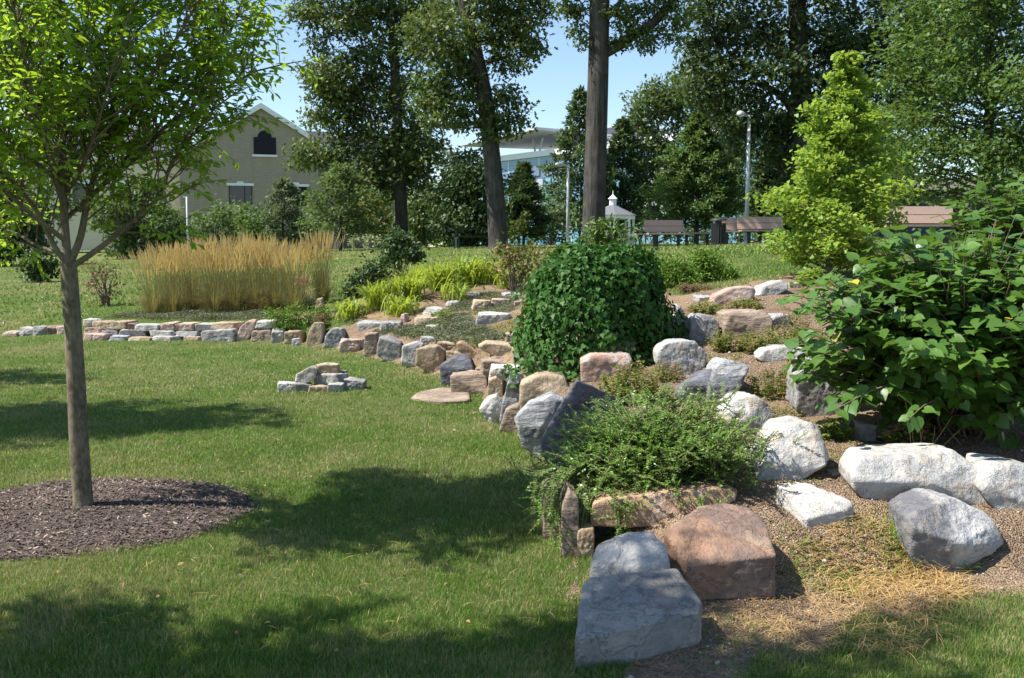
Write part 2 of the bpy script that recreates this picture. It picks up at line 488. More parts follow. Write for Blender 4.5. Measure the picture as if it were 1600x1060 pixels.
# ------------------------------------------------------------------ ground
def lawn_nodes(m, blade):
    p = m.pos()
    n1 = m.noise(p, .55, 4, .6)
    n2 = m.noise(p, 2.6, 4, .65)
    n3 = m.noise(p, 11, 4, .65)
    g1, g2, dry = (.075, .158, .023), (.158, .262, .043), (.38, .34, .16)
    if not blade:
        g1, g2, dry = (.060, .115, .022), (.125, .19, .038), (.25, .225, .105)
    k = m.n('NewGeometry').outputs['Random Per Island'] if blade else m.ramp(m.noise(p, 60, 4, .7), .3, .7)
    col = m.mix(k, g1, g2)
    s = m.math('ADD', m.math('MULTIPLY', n1, .55), m.math('ADD', m.math('MULTIPLY', n2, .32), m.math('MULTIPLY', n3, .25)))
    pat = m.ramp(s, .51, .66)
    if blade:
        pat = m.math('GREATER_THAN', m.math('ADD', m.math('MULTIPLY', pat, .68), .12), m.math('FRACT', m.math('MULTIPLY', k, 17.31), 0))
        pat = m.math('MULTIPLY', pat, .85)
    else:
        pat = m.math('ADD', m.math('MULTIPLY', pat, .6), .08)
    return m.mix(pat, col, dry), n3

def mat_lawn():
    m = NT('lawn_ground')
    col, n3 = lawn_nodes(m, False)
    f = m.noise(m.pos(), 45, 5, .75)
    # seen at a grazing angle a mown lawn shows blades, not soil: a tall rough bump
    return m.done(m.pbr(col, .95, m.bump(f, 1.0, .06), .1))

def mat_blade():
    m = NT('lawn_blades')
    col, _ = lawn_nodes(m, True)
    a = m.pbr(col, .5, spec=.3)
    b = m.n('BsdfTranslucent', {'Color': m.mix(.5, col, (.25, .36, .05))}).outputs[0]
    return m.done(m.n('MixShader', {0: .35, 1: a, 2: b}).outputs[0])

def mat_gravel():
    m = NT('brown_gravel')
    p = m.pos()
    v = m.n('TexVoronoi', {'Vector': p, 'Scale': 95.0})
    rn = m.n('SeparateColor', {0: v.outputs['Color']}).outputs[0]
    col = m.mix(rn, (.17, .115, .075), (.34, .25, .17))
    n = m.noise(p, 3.2, 5, .6)
    col = m.mix(m.math('MULTIPLY', m.ramp(n, .45, .7), .6), col, (.16, .105, .07))
    col = m.mix(m.math('MULTIPLY', m.ramp(m.noise(p, 1.1, 4), .5, .68), .55), col, (.40, .28, .16))
    col = m.mix(m.math('MULTIPLY', m.ramp(m.noise(p, 5.5, 6, .75), .54, .66), .75), col, (.075, .055, .04))
    hgt = m.math('ADD', m.math('MULTIPLY', v.outputs['Distance'], -1.0), m.noise(p, 30, 4, .7))
    return m.done(m.pbr(col, .95, m.bump(hgt, .9, .02), .15))

def mat_mulch():
    m = NT('bark_mulch_ground')
    p = m.pos()
    col = m.mix(m.ramp(m.noise(p, 55, 5, .75), .35, .7), (.07, .052, .045), (.19, .15, .13))
    return m.done(m.pbr(col, .95, m.bump(m.noise(p, 70, 4, .7), 1.0, .03), .1))

M_LAWN, M_BLADE, M_GRAVEL, M_MULCH = mat_lawn(), mat_blade(), mat_gravel(), mat_mulch()

def grid_sheet(name, xs, ys, zf, mat, keep=None):
    X, Y = np.meshgrid(xs, ys)
    Z = zf(X.ravel(), Y.ravel())
    V = np.stack([X.ravel(), Y.ravel(), Z], 1)
    nx = len(xs)
    i, j = np.meshgrid(np.arange(len(xs) - 1), np.arange(len(ys) - 1))
    a = (j * nx + i).ravel()
    Fq = np.stack([a, a + 1, a + 1 + nx, a + nx], 1)
    if keep is not None:
        k = keep(V[:, 0], V[:, 1])
        Fq = Fq[k[Fq].any(1)]
        used = np.unique(Fq)
        mp = np.zeros(len(V), int); mp[used] = np.arange(len(used))
        V, Fq = V[used], mp[Fq]
    o = mesh_obj(name, V, Fq, mat, smooth=True)
    o['kind'] = 'structure'
    return o

xs = np.concatenate([-np.geomspace(900, 11, 40), np.arange(-10.9, 7.0, .1), np.geomspace(7.1, 900, 40)])
ys = np.concatenate([np.arange(-60, 2, 4.0), np.arange(2, 20, .1), np.geomspace(20.1, 1500, 70)])
grid_sheet('lawn', xs, ys, H, M_LAWN)

# gravel bed (its edge dips just under the lawn so that the border is irregular)
bed_px = [(560, 505), (500, 492), (470, 500), (430, 498), (400, 490), (520, 470), (600, 462), (650, 436), (800, 440), (880, 440), (1000, 440), (1060, 462),
          (1150, 448), (1230, 432), (1330, 430), (1500, 430), (1900, 430)]
bed = [tuple(w) for w in wall if w[0] > -4.2] + [(0.2, 3.2), (0.75, 3.28), (1.12, 3.6), (1.55, 3.98)] + front[2:5] + [(9, 12)] + [(G(*p).x, G(*p).y) for p in bed_px[::-1]]
bedA = np.array(bed)
def bed_d(x, y):
    d = dist_line(x, y, np.vstack([bedA, bedA[:1]]))
    wob = .05 * np.sin(x * 9 + y * 4) + .04 * np.sin(x * 23 - y * 17) + .02 * np.sin(x * 51 + y * 37)
    dw = dist_line(x, y, line[1:len(wall)])
    return np.where(in_poly(x, y, bedA), np.minimum(d, dw - .17), -d) + wob
def bed_z(x, y):
    d = bed_d(x, y)
    mott = .012 * np.sin(x * 7.1 + 1.3 * np.sin(y * 5)) * np.sin(y * 6.3)
    return H(x, y) + np.clip(d * .25, -.03, .012) + np.where(d > .1, mott, 0)
grid_sheet('gravel_bed', np.arange(-4.4, 9, .05), np.arange(3.3, 17.6, .06), bed_z, M_GRAVEL, lambda x, y: bed_d(x, y) > -.08)

# mulch circle round the young tree
TREE = G(132, 803)
def mulch_r(x, y):
    a = np.arctan2(y - TREE.y, x - TREE.x)
    return np.hypot((x - TREE.x) / 1.12, y - TREE.y) / (.87 * (1 + .03 * np.sin(3 * a + 1) + .02 * np.sin(7 * a)))
def mulch_h(r):
    return .05 * np.clip(1 - r ** 2, 0, 1) ** .8
grid_sheet('mulch_bed', np.arange(TREE.x - 1.4, TREE.x + 1.4, .04), np.arange(TREE.y - 1.2, TREE.y + 1.2, .04),
           lambda x, y: H(x, y) + mulch_h(mulch_r(x, y)) + np.where(mulch_r(x, y) < 1, .008, -.03), M_MULCH, lambda x, y: mulch_r(x, y) < 1.04)
TREE.z = h1(TREE.x, TREE.y) + .045

def scatter(n, x0, x1, y0, y1):
    return rng.uniform(x0, x1, n), rng.uniform(y0, y1, n)

def rnd_dirs(n, up=0.0):
    a = rng.uniform(0, 2 * math.pi, n)
    d = np.stack([np.cos(a), np.sin(a), rng.normal(0, .25, n) + up], 1)
    return unit(d)

# bark chips and pebbles
n = 14000
r_, a_ = np.sqrt(rng.random(n)) * .97, rng.uniform(0, 2 * math.pi, n)
x, y = TREE.x + r_ * np.cos(a_) * 1.04, TREE.y + r_ * np.sin(a_) * .93
z = H(x, y) + mulch_h(mulch_r(x, y)) + .010
m_chip = leafmat('bark_chip', (.075, .056, .048), (.20, .16, .14), 0, .9, .15, odd=(.33, .26, .21), odd_at=.93)
prop(leaves('bark_chips', np.stack([x, y, z], 1), rnd_dirs(n, .1), np.stack([rng.normal(0, .35, n), rng.normal(0, .35, n), np.ones(n)], 1),
            rng.uniform(.010, .040, n), rng.uniform(.004, .011, n), 'chip', m_chip), kind='stuff')

n = 60000
x, y = scatter(n, .2, 4.2, 3.6, 9.5)
k = (bed_d(x, y) > .0) & (rng.random(n) < np.clip((5.0 / y) ** 2, .2, 1)) & (x < y * .6 + .3)
x, y = x[k], y[k]; n = len(x)
m_peb = leafmat('pebble_mix', (.17, .115, .08), (.36, .27, .19), 0, .9, .2, odd=(.5, .44, .38), odd_at=.93)
prop(leaves('bed_gravel', np.stack([x, y, bed_z(x, y) + .002], 1), rnd_dirs(n), np.stack([rng.normal(0, .2, n), rng.normal(0, .2, n), np.ones(n)], 1),
            rng.uniform(.007, .017, n), rng.uniform(.006, .012, n), 'pebble', m_peb), kind='stuff')

# scattered bigger stones, bits of leaf and twig on the bed
def litter(name, n, l0, l1, w, tm, mat, up):
    x, y = scatter(n * 4, -1.5, 4.2, 3.4, 14)
    k = (bed_d(x, y) > .02) & (x < y * .62 + .3) & (np.sin(x * 3.1 + 2 * np.sin(y * 2.3)) + np.sin(y * 4.3) > rng.uniform(-2, 1.6, len(x)))
    x, y = x[k][:n], y[k][:n]; n = len(x)
    L_ = rng.uniform(l0, l1, n) * rng.uniform(.6, 1, n)
    prop(leaves(name, np.stack([x, y, bed_z(x, y) + .005], 1), rnd_dirs(n, up), np.stack([rng.normal(0, .35, n), rng.normal(0, .35, n), np.ones(n)], 1), L_, L_ * w * rng.uniform(.7, 1.2, n), tm, mat), kind='stuff')
litter('bed_stones', 700, .018, .05, .8, 'pebble', leafmat('stone_bits', (.25, .2, .15), (.5, .46, .41), 0, .9, .2), 0)
litter('leaf_litter', 1500, .02, .06, .5, 'oval', leafmat('leaf_litter_bits', (.13, .075, .04), (.40, .28, .14), .1, .8, .15), .1)
litter('twig_litter', 700, .05, .16, .035, 'diamond', MAT['straw'], .05)
n = 60
y = rng.uniform(3.6, 11, n); x = rng.uniform(-.55, .08, n) * y
prop(leaves('fallen_leaves', np.stack([x, y, H(x, y) + .045], 1), rnd_dirs(n, .2), np.stack([rng.normal(0, .5, n), rng.normal(0, .5, n), np.ones(n)], 1), rng.uniform(.02, .042, n), np.full(n, .018), 'oval', leafmat('fallen_leaf', (.25, .14, .06), (.45, .30, .14), .2, .7, .2)), kind='stuff')

# mown grass blades
def grass(n, y0, y1, hl, w, dens_pow=1.0):
    y = y0 * (y1 / y0) ** (rng.random(n) ** dens_pow)
    x = rng.uniform(-.58, .62, n) * y - .0
    keep = (bed_d(x, y) < .03 + .06 * rng.random(n)) & (mulch_r(x, y) > 1.0 - .06 * rng.random(n)) & ((x < y * .1 + 1.5) | (y < 6) | (y > 11))
    x, y = x[keep], y[keep]
    return x, y
parts = []
for n, y0, y1, h0, hh, w in ((260000, 3.2, 6.2, .020, .040, .0028), (170000, 6.0, 10.5, .022, .042, .0048), (110000, 10.3, 19.0, .025, .045, .009), (60000, 18, 45, .04, .07, .028)):
    x, y = grass(n, y0, y1, hh, w)
    z = H(x, y)
    cl = .5 + .5 * np.sin(x * 6.3 + 2 * np.sin(y * 4.1)) * np.sin(y * 5.7 + 1.5 * np.sin(x * 3.3))
    nn = len(x)
    A = np.stack([rng.normal(0, .42, nn), rng.normal(0, .42, nn), np.ones(nn)], 1)
    N = np.stack([rng.normal(0, 1, nn), rng.normal(0, 1, nn), np.zeros(nn)], 1)
    Lh = rng.uniform(h0, hh, nn) * (.75 + .5 * cl) * np.where(rng.random(nn) > .985, 1.7, 1)
    o = leaves('grass', np.stack([x, y, z - .003], 1), A, N, Lh, w * rng.uniform(.7, 1.3, nn), 'blade', M_BLADE)
    prop(o, kind='stuff')

# clippings: dry stalks lying on the lawn
n = 420
y = rng.uniform(3.6, 8.5, n); x = rng.uniform(-.5, .1, n) * y
prop(leaves('grass_clippings', np.stack([x, y, H(x, y) + .03], 1), rnd_dirs(n), np.tile([0, 0, 1.0], (n, 1)), rng.uniform(.04, .14, n), np.full(n, .0035), 'diamond', MAT['straw']), kind='stuff')

# ------------------------------------------------------------------ buildings and street furniture
def mat_brick():
    m = NT('tan_brick')
    v = m.n('TexCoord').outputs['Object']
    br = m.n('TexBrick', {'Vector': m.n('Mapping', {'Vector': v, 'Rotation': (R(90), 0, 0)}).outputs[0], 'Color1': (.31, .268, .205, 1), 'Color2': (.265, .228, .172, 1), 'Mortar': (.35, .31, .25, 1),
                              'Scale': 1.0, 'Mortar Size': .012, 'Brick Width': .4, 'Row Height': .13}).outputs['Color']
    st = m.noise(m.n('Mapping', {'Vector': v, 'Scale': (1.2, 1.2, .16)}).outputs[0], 1.0, 4)
    col = m.mix(m.math('MULTIPLY', m.ramp(st, .45, .75), .35), br, (.22, .18, .13))
    rows = m.noise(m.n('Mapping', {'Vector': v, 'Scale': (.1, .1, 2.2)}).outputs[0], 1.0, 3)
    col = m.mix(m.math('MULTIPLY', m.ramp(rows, .4, .7), .25), col, (.33, .275, .195))
    return m.done(m.pbr(col, .9, None, .15))
M_BRICK = mat_brick()
M_GLASSD = flat('dark_window_glass', (.012, .016, .02), .06, .6, var=.1)
M_LOUVRE = flat('dark_louvre', (.012, .012, .022), .6, .2)
M_ROOF = flat('dark_roof_shingle', (.10, .10, .125), .85, .15, var=.3, sc=2)
M_BEIGE = flat('pale_render', (.62, .55, .42), .85, .15)
M_TILE = flat('red_brown_coping', (.32, .14, .10), .8, .2)

# brick building with a gable
D = 85.0
gz = h1(P(413, 380, D).x, D)
gp = P(413, 385, D); gp.z = gz
b = thing('brick_building', 'tan brick building with a white trimmed gable and an arched dark louvre', 'building', gp)
yaw = Matrix.Translation(gp) @ Matrix.Rotation(R(15), 4, 'Z')
def bz(py): return P(413, py, D).z - gz
pk, ev, hw = bz(168), bz(246), 6.9
m = MB(); m.prism([(-hw, 0), (hw, 0), (hw, ev), (0, pk), (-hw, ev)], 0, 16, yaw)
mesh_obj('wall', np.array(m.V), m.F, M_BRICK, b)
m = MB()
for s in (-1, 1):
    sl_ = (pk - ev) / hw
    m.prism([(0, pk + .03), (s * (hw + .5), ev - .5 * sl_ + .03), (s * (hw + .5), ev - .5 * sl_ + .28), (0, pk + .28)][::s], -.15, 16.4, yaw)
rf = m.build('roof', M_ROOF, b)
m = MB()
for s in (-1, 1):
    m.prism([(0, pk - .12), (s * (hw + .5), ev - .5 * sl_ - .12), (s * (hw + .5), ev - .5 * sl_ + .34), (0, pk + .34)][::s], -.42, -.16, yaw)
m.build('rake_trim', MAT['white'], rf)
m = MB(); vx = (413 - 417) / F * D
vz0, vz1 = bz(242), bz(215)
arch = [(-.95, vz0), (.95, vz0), (.95, vz1)] + [(.6 * math.cos(t), vz1 + .02 + .58 * math.sin(t)) for t in np.linspace(0, math.pi, 9)] + [(-.95, vz1)]
arch = [(x_ + .25, z_) for x_, z_ in arch]
vent = MB().prism(arch, -.06, .05, yaw).build('louvre', M_LOUVRE, b)
MB().prism([(-.85, vz0 - .18), (1.3, vz0 - .18), (1.3, vz0), (-.85, vz0)], -.16, -.003, yaw).build('sill', MAT['white'], vent)
for cx in (379.5, 463):
    wx = (cx - 413) / F * D
    z0, z1 = bz(320), bz(291)
    w = MB().prism([(wx - .95, z0), (wx + .95, z0), (wx + .95, z1), (wx - .95, z1)], -.03, .04, yaw).build('window', M_GLASSD, b)
    MB().prism([(wx - 1.15, z1), (wx + 1.15, z1), (wx + 1.15, z1 + .22), (wx + .3, z1 + .22), (wx + .25, z1 + .36), (wx - .25, z1 + .36), (wx - .3, z1 + .22), (wx - 1.15, z1 + .22)], -.1, .05, yaw).build('lintel', MAT['white'], w)
    for q in (wx - .92, wx + .92, wx + .35): MB().prism([(q - .05, z0), (q + .05, z0), (q + .05, z1 - .003), (q - .05, z1 - .003)], -.08, -.031, yaw).build('frame_bar', MAT['black'], w)
# wing to the left of the gable, its end lit by the sun
wy = yaw @ Matrix.Translation((-hw - .003, 3.0, 0))
wing = MB().prism([(-13, 0), (-.01, 0), (-.01, bz(250)), (-13, bz(250))], 0, 12, wy).build('wing_wall', M_BEIGE, b)
MB().prism([(-13.2, bz(250) + .003), (-.02, bz(250) + .003), (-.02, bz(243)), (-13.2, bz(243))], -.3, 12.3, wy).build('wing_fascia', MAT['white'], b)
m = MB(); zr = bz(243) + .003
m.add([wy @ Vector(v) for v in ((-13.2, -.2, zr + .25), (-.03, -.2, zr + .25), (-.03, 6, bz(185)), (-13.2, 6, bz(185)), (-13.2, 12.2, zr + .25), (-.03, 12.2, zr + .25))], [(0, 1, 2, 3), (3, 2, 5, 4), (0, 3, 4), (1, 5, 2), (0, 4, 5, 1)])
m.build('wing_roof', M_ROOF, b)
MB().prism([(-13.2, zr), (-.03, zr), (-.03, zr + .24), (-13.2, zr + .24)], -.25, 12, wy).build('coping', M_TILE, b)
for k_, wx in enumerate((-2.2, -5.2, -8.2)):
    z0, z1 = bz(318), bz(289)
    w = MB().prism([(wx - .8, z0), (wx + .8, z0), (wx + .8, z1), (wx - .8, z1)], -.05, .05, wy).build('wing_window', M_GLASSD, b)
    MB().prism([(wx - 1.0, z1), (wx + 1.0, z1), (wx + 1.0, z1 + .3), (wx - 1.0, z1 + .3)], -.1, .06, wy).build('lintel', MAT['white'], w)
rr = MB()
rr.add([yaw @ Vector(v) for v in ((0, 6, pk - 1.2), (0, 12, pk - 1.2), (13, 12, pk - 1.2), (13, 6, pk - 1.2), (13, 3.2, ev - .6), (0, 3.2, ev - .6), (13, 15, ev - .6), (0, 15, ev - .6))], [(0, 3, 4, 5), (1, 7, 6, 2), (0, 1, 2, 3), (5, 4, 6, 7), (3, 2, 6, 4), (0, 5, 7, 1)])
rr.build('side_roof', M_ROOF, b)
MB().prism([(hw + .003, 0), (13, 0), (13, ev - .7), (hw + .003, ev - .7)], 4, 14, yaw).build('side_wall', M_BRICK, b)

# glass office building
def mat_glass():
    m = NT('blue_curtain_glass')
    v = m.n('TexCoord').outputs['Object']
    rn = m.n('TexWhiteNoise', {'Vector': m.n('VectorMath', {0: m.n('Mapping', {'Vector': v, 'Scale': (.55, .01, .5)}).outputs[0]}, operation='FLOOR').outputs[0]}, noise_dimensions='3D').outputs['Value']
    col = m.mix(rn, (.06, .17, .26), (.17, .36, .45))
    fx = m.math('FRACT', m.math('MULTIPLY', m.n('SeparateXYZ', {0: v}).outputs[0], .55), 0)
    col = m.mix(m.math('LESS_THAN', fx, .07), col, (.32, .38, .44))
    return m.done(m.pbr(col, .12, None, .7))
M_CURT = mat_glass()
M_PANEL = flat('pale_grey_panel', (.36, .38, .43), .6, .3)
M_BAND = flat('blue_grey_spandrel', (.13, .18, .27), .4, .4)
M_PENT = flat('grey_penthouse_metal', (.20, .21, .25), .6, .3)
A0, A1 = P(750, 385, 125), P(1215, 385, 88)
A0.z = A1.z = 1.6
ax = (A1 - A0); ln = ax.length; ax.normalize()
g = thing('office_building', 'large blue glass office building with white parapet and flat wing roof', 'building', A0)
gm = Matrix.Translation(A0) @ Matrix.Rotation(math.atan2(ax.y, ax.x), 4, 'Z')
def gx(px):   # position along the facade of a pixel column
    r = ray(px, 300); k = r[0] / r[1]
    t = (k * A0.y - A0.x) / (ax.x - k * ax.y)
    return t
top = 11.6
MB().prism([(0, 0), (ln, 0), (ln, top - .7), (0, top - .7)], 0, 22, gm).build('wall', M_PANEL, g)
MB().prism([(-.3, top - .69), (ln + .3, top - .69), (ln + .3, top), (-.3, top)], -.35, 22.3, gm).build('parapet', MAT['white'], g)
for i in range(5):
    z1 = top - .75 - i * 2.5
    MB().prism([(.05, z1 - 1.55), (ln - .05, z1 - 1.55), (ln - .05, z1), (.05, z1)], -.12, -.002, gm).build('window_band', M_CURT, g)
    MB().prism([(.05, z1 - 2.45), (ln - .05, z1 - 2.45), (ln - .05, z1 - 1.56), (.05, z1 - 1.56)], -.10, -.003, gm).build('spandrel', M_BAND if i % 2 == 0 else M_CURT, g)
MB().prism([(gx(808), top - 6.9), (gx(850), top - 6.9), (gx(850), top - 3.35), (gx(808), top - 3.35)], -.22, -.122, gm).build('facade_panel', M_PANEL, g)
MB().prism([(gx(812), top - 2.9), (gx(845), top - 2.9), (gx(845), top - 1.75), (gx(812), top - 1.75)], -.24, -.123, gm).build('dark_panel', M_BAND, g)
MB().prism([(gx(1000), top - 8), (gx(1060), top - 8), (gx(1060), top - 2.2), (gx(1000), top - 2.2)], -.22, -.122, gm).build('facade_panel', M_PANEL, g)
ph = MB().prism([(gx(836), top + .003), (gx(915), top + .003), (gx(915), top + 2.4), (gx(836), top + 2.4)], 5, 16, gm).build('penthouse', M_PENT, g)
MB().prism([(gx(834), top + 2.4), (gx(917), top + 2.4), (gx(917), top + 2.65), (gx(834), top + 2.65)], 4.6, 16.4, gm).build('roof_edge', M_PANEL, ph)
cp_ = MB()
cp_.add([gm @ Vector(v) for v in ((gx(742), -2.5, top + 1.5), (gx(862), -2.5, top + 2.1), (gx(862), 12, top + 2.3), (gx(760), 12, top + 1.7),
                                  (gx(742), -2.5, top + 1.6), (gx(862), -2.5, top + 2.4), (gx(862), 12, top + 2.6), (gx(760), 12, top + 1.85))],
        [(0, 3, 2, 1), (4, 5, 6, 7), (0, 1, 5, 4), (1, 2, 6, 5), (2, 3, 7, 6), (3, 0, 4, 7)])
cp_.build('canopy', flat('pale_canopy_metal', (.45, .45, .47), .5, .3), g)
st_ = MB()
for a, c in ((812, 817), (828, 822)):
    st_.cyl(gm @ Vector((gx(a), 2, top + 1.85)), gm @ Vector((gx(c), 2, top)), .12, .12, 6)
st_.build('strut', MAT['white'], g)
MB().prism([(gx(1120), top + .003), (ln - 1, top + .003), (ln - 1, top + 1.6), (gx(1120), top + 1.6)], 3, 14, gm).build('plant_room', M_PANEL, g)
MB().cyl(gm @ Vector((gx(868), 9, top + 2.65)), gm @ Vector((gx(868), 9, top + 3.1)), .8, .45, 10).build('roof_vent', MAT['white'], g)

# low building behind the right-hand trees
lp = P(1450, 385, 52); lp.z = h1(lp.x, 52)
lb = thing('low_building', 'low dark windowed building glimpsed behind the bench under the oak', 'building', lp)
lm = Matrix.Translation(lp)
MB().prism([(-3.5, 0), (6, 0), (6, 2.9), (-3.5, 2.9)], 0, 8, lm).build('wall', flat('dark_blue_wall', (.05, .06, .09), .7, .2), lb)
MB().prism([(-3.8, 2.9), (6.3, 2.9), (6.3, 3.5), (-3.8, 3.5)], -.5, 8.3, lm).build('fascia', M_BEIGE, lb)
for wx in (-1.8, .6, 3.0):
    w = MB().prism([(wx - .6, 1.2), (wx + .6, 1.2), (wx + .6, 2.6), (wx - .6, 2.6)], -.05, .02, lm).build('window', M_GLASSD, lb)
    MB().prism([(wx - .03, 1.2), (wx + .03, 1.2), (wx + .03, 2.6), (wx - .03, 2.6)], -.08, -.051, lm).build('mullion', MAT['steel'], w)
    MB().prism([(wx - .65, 1.12), (wx + .65, 1.12), (wx + .65, 1.197), (wx - .65, 1.197)], -.08, .01, lm).build('sill', MAT['steel'], w)

# gazebo
D = 70.0
q = P(957, 385, D); q.z = h1(q.x, D)
gb = thing('gazebo', 'small white octagonal gazebo with grey roof and white cupola', 'gazebo', q)
def ring(r, z, off=0): return [q + Vector((r * math.cos(i * math.pi / 4 + off), r * math.sin(i * math.pi / 4 + off), z)) for i in range(8)]
ez, az = P(957, 337, D).z - q.z, P(957, 321, D).z - q.z
m = MB(); a = ring(1.75, ez); c = ring(.28, az); m.add(a + c, [(i, (i + 1) % 8, 8 + (i + 1) % 8, 8 + i) for i in range(8)] + [list(range(15, 7, -1)), list(range(8))])
gr = m.build('roof', MAT['shingle'], gb)
m = MB(); a = ring(.26, az); c = ring(.26, az + .45); m.add(a + c, [(i, (i + 1) % 8, 8 + (i + 1) % 8, 8 + i) for i in range(8)]); d = ring(.36, az + .45)
m.add(d + [q + Vector((0, 0, az + .8))], [(i, (i + 1) % 8, 8) for i in range(8)]); m.cyl(q + Vector((0, 0, az + .78)), q + Vector((0, 0, az + 1.05)), .04, .02, 6)
m.build('cupola', MAT['white'], gr)
m = MB(); a = ring(1.62, ez - .28); c = ring(1.62, ez - .004); m.add(a + c, [(i, (i + 1) % 8, 8 + (i + 1) % 8, 8 + i) for i in range(8)]); m.build('fascia', MAT['white'], gb)
for v in ring(1.5, 0): MB().box(v + Vector((0, 0, (ez - .29) / 2)), (.16, .16, ez - .29)).build('post', MAT['white'], gb)
m = MB(); a = ring(1.45, 0); c = ring(1.45, .95); m.add(a[0:6] + c[0:6], [(i, i + 1, 7 + i, 6 + i) for i in range(5)]); m.build('railing', MAT['white'], gb)

# lamp posts
def lamp(px, ptop, pbase, D, r, label, head=True):
    base = P(px, pbase, D); base.z = h1(base.x, D)
    t = thing('lamp_post', label, 'lamp post', base, 'lamp posts')
    zt = P(px, ptop, D).z
    k = D / F
    MB().cyl(base, Vector((base.x, base.y, zt)), r, r * .75, 12).build('pole', MAT['steel'], t, smooth=True)
    MB().cyl(base, base + Vector((0, 0, .12)), r * 2, r * 1.9, 12).build('base', MAT['steel'], t)
    if head:
        m = MB(); L_ = 20 * k
        pts = [Vector((base.x - L_ * u, base.y, zt - 2 * k + 3.2 * k * math.sin(u * 2.2))) for u in np.linspace(0, 1, 7)]
        v, f = tube([(p_, w_) for p_, w_ in zip(pts, (r * .6, r * .65, r * .9, r * 1.5, r * 1.7, r * 1.4, r * .3))], 10)
        v[:, 2] = np.where(v[:, 2] > 0, v[:, 2], v[:, 2])
        mesh_obj('lamp_head', v, f, MAT['steel'], t, smooth=True)
    else:
        MB().box(Vector((base.x - 2 * k, base.y, zt)), (7 * k, 2 * k, 1.5 * k)).build('lamp_head', MAT['steel'], t)
lamp(887, 258, 381, 38, .065, 'slim grey lamp post with curved head left of the tall bare oak trunk')
lamp(1166, 180, 382, 33, .075, 'tall grey lamp post with curved head standing behind the long bench')
lamp(294, 308, 386, 41, .045, 'thin pale lamp post in front of the brick building', False)

# benches
def bench(px, py, D, length, rot, label, back=True):
    p = P(px, py, D); p.z = h1(p.x, D)
    t = thing('park_bench', label, 'bench', p, 'park benches')
    Mx = Matrix.Translation(p) @ Matrix.Rotation(R(rot + 180), 4, 'Z')
    m = MB()
    for i in range(3): m.box((0, -.05 + i * .16, .44), (length, .145, .045), Mx)
    m.build('seat', MAT['wood'], t)
    if back:
        m = MB(); B = Mx @ Matrix.Translation((0, -.20, .50)) @ Matrix.Rotation(R(16), 4, 'X')
        for i in range(2): m.box((0, 0, .09 + i * .2), (length, .04, .185), B)
        m.build('backrest', MAT['wood'], t)
        for u in (-.46, 0, .46): MB().box((u * length, -.032, .16), (.05, .02, .46), B).build('back_strap', MAT['black'], t)
        pass
    for u in (-.30, .30):
        MB().box((u * length, .1, .21), (.09, .09, .414), Mx).box((u * length, .1, .40), (.08, .5, .035), Mx).build('leg', MAT['black'], t)
bench(1160, 385, 30, 1.75, 0, 'brown plank bench with black straps right of the litter bin')
bench(1190, 384, 29.6, 1.4, 0, 'brown plank bench half hidden behind the yellow green tree')
bench(1040, 387, 30, 1.25, 6, 'brown plank bench turned slightly, left of the litter bin')
bench(1088, 385, 31, 1.1, -3, 'backless brown plank bench between the litter bin and a bench', False)
bench(1012, 383, 31.5, .9, 4, 'short backless brown bench at the left end of the benches', False)
bench(1440, 388, 21, 1.6, 3, 'larger nearer brown bench between yellow green tree and big leaf shrub')

# litter bin
p = P(1122, 384, 29); p.z = h1(p.x, 29)
t = thing('litter_bin', 'black slatted litter bin with a flat lid between the benches', 'litter bin', p)
MB().cyl(p + Vector((0, 0, .05)), p + Vector((0, 0, .66)), .15, .17, 16).build('liner', MAT['black'], t)
m = MB()
for i in range(18):
    a = 2 * math.pi * i / 18
    m.cyl(p + Vector((.19 * math.cos(a), .19 * math.sin(a), 0)), p + Vector((.215 * math.cos(a), .215 * math.sin(a), .7)), .018, .018, 5)
m.build('slats', MAT['black'], t)
MB().cyl(p + Vector((0, 0, .78)), p + Vector((0, 0, .83)), .27, .22, 18).build('lid', MAT['black'], t)
MB().cyl(p + Vector((0, 0, .60)), p + Vector((0, 0, .78)), .10, .10, 10).build('lid_post', MAT['black'], t)

# picnic tables by the oak
def picnic(px, D, sc, label):
    p = P(px, 388, D); p.z = h1(p.x, D)
    t = thing('picnic_table', label, 'picnic table', p, 'picnic tables')
    Mx = Matrix.Translation(p) @ Matrix.Rotation(R(12), 4, 'Z') @ Matrix.Scale(sc, 4)
    MB().box((0, 0, .74), (1.8, .75, .05), Mx).build('tabletop', MAT['darkgreen'], t)
    for s in (-1, 1): MB().box((0, s * .62, .45), (1.8, .27, .05), Mx).build('seat', MAT['darkgreen'], t)
    for s in (-1, 1):
        MB().box((s * .65, 0, .36), (.07, .5, .70), Mx).box((s * .65, 0, .39), (.06, 1.3, .06), Mx).box((s * .65, .58, .2), (.06, .06, .42), Mx).box((s * .65, -.58, .2), (.06, .06, .42), Mx).build('leg', MAT['darkgreen'], t)
picnic(740, 37, 1.0, 'dark green picnic table left of the leaning oak trunk')
picnic(845, 60, 1.0, 'small distant dark picnic table between the oak and the lamp post')

# ------------------------------------------------------------------ trees
def V3(a): return Vector((float(a[0]), float(a[1]), float(a[2])))

def cluster_leaves(cent, outw, per, spread, up=.5, rnd=.55, droop=.3):
    """leaf bases, axes and normals for clusters round cent (n,3)"""
    n = len(cent)
    C = np.repeat(cent, per, 0) + rng.normal(0, 1, (n * per, 3)) * spread
    O = np.repeat(outw, per, 0)
    N = unit(O * .5 + np.array([0, 0, up]) + rng.normal(0, rnd, (n * per, 3)))
    A = unit(O * .6 + rng.normal(0, .8, (n * per, 3)) - np.array([0, 0, droop]))
    return C, A, N

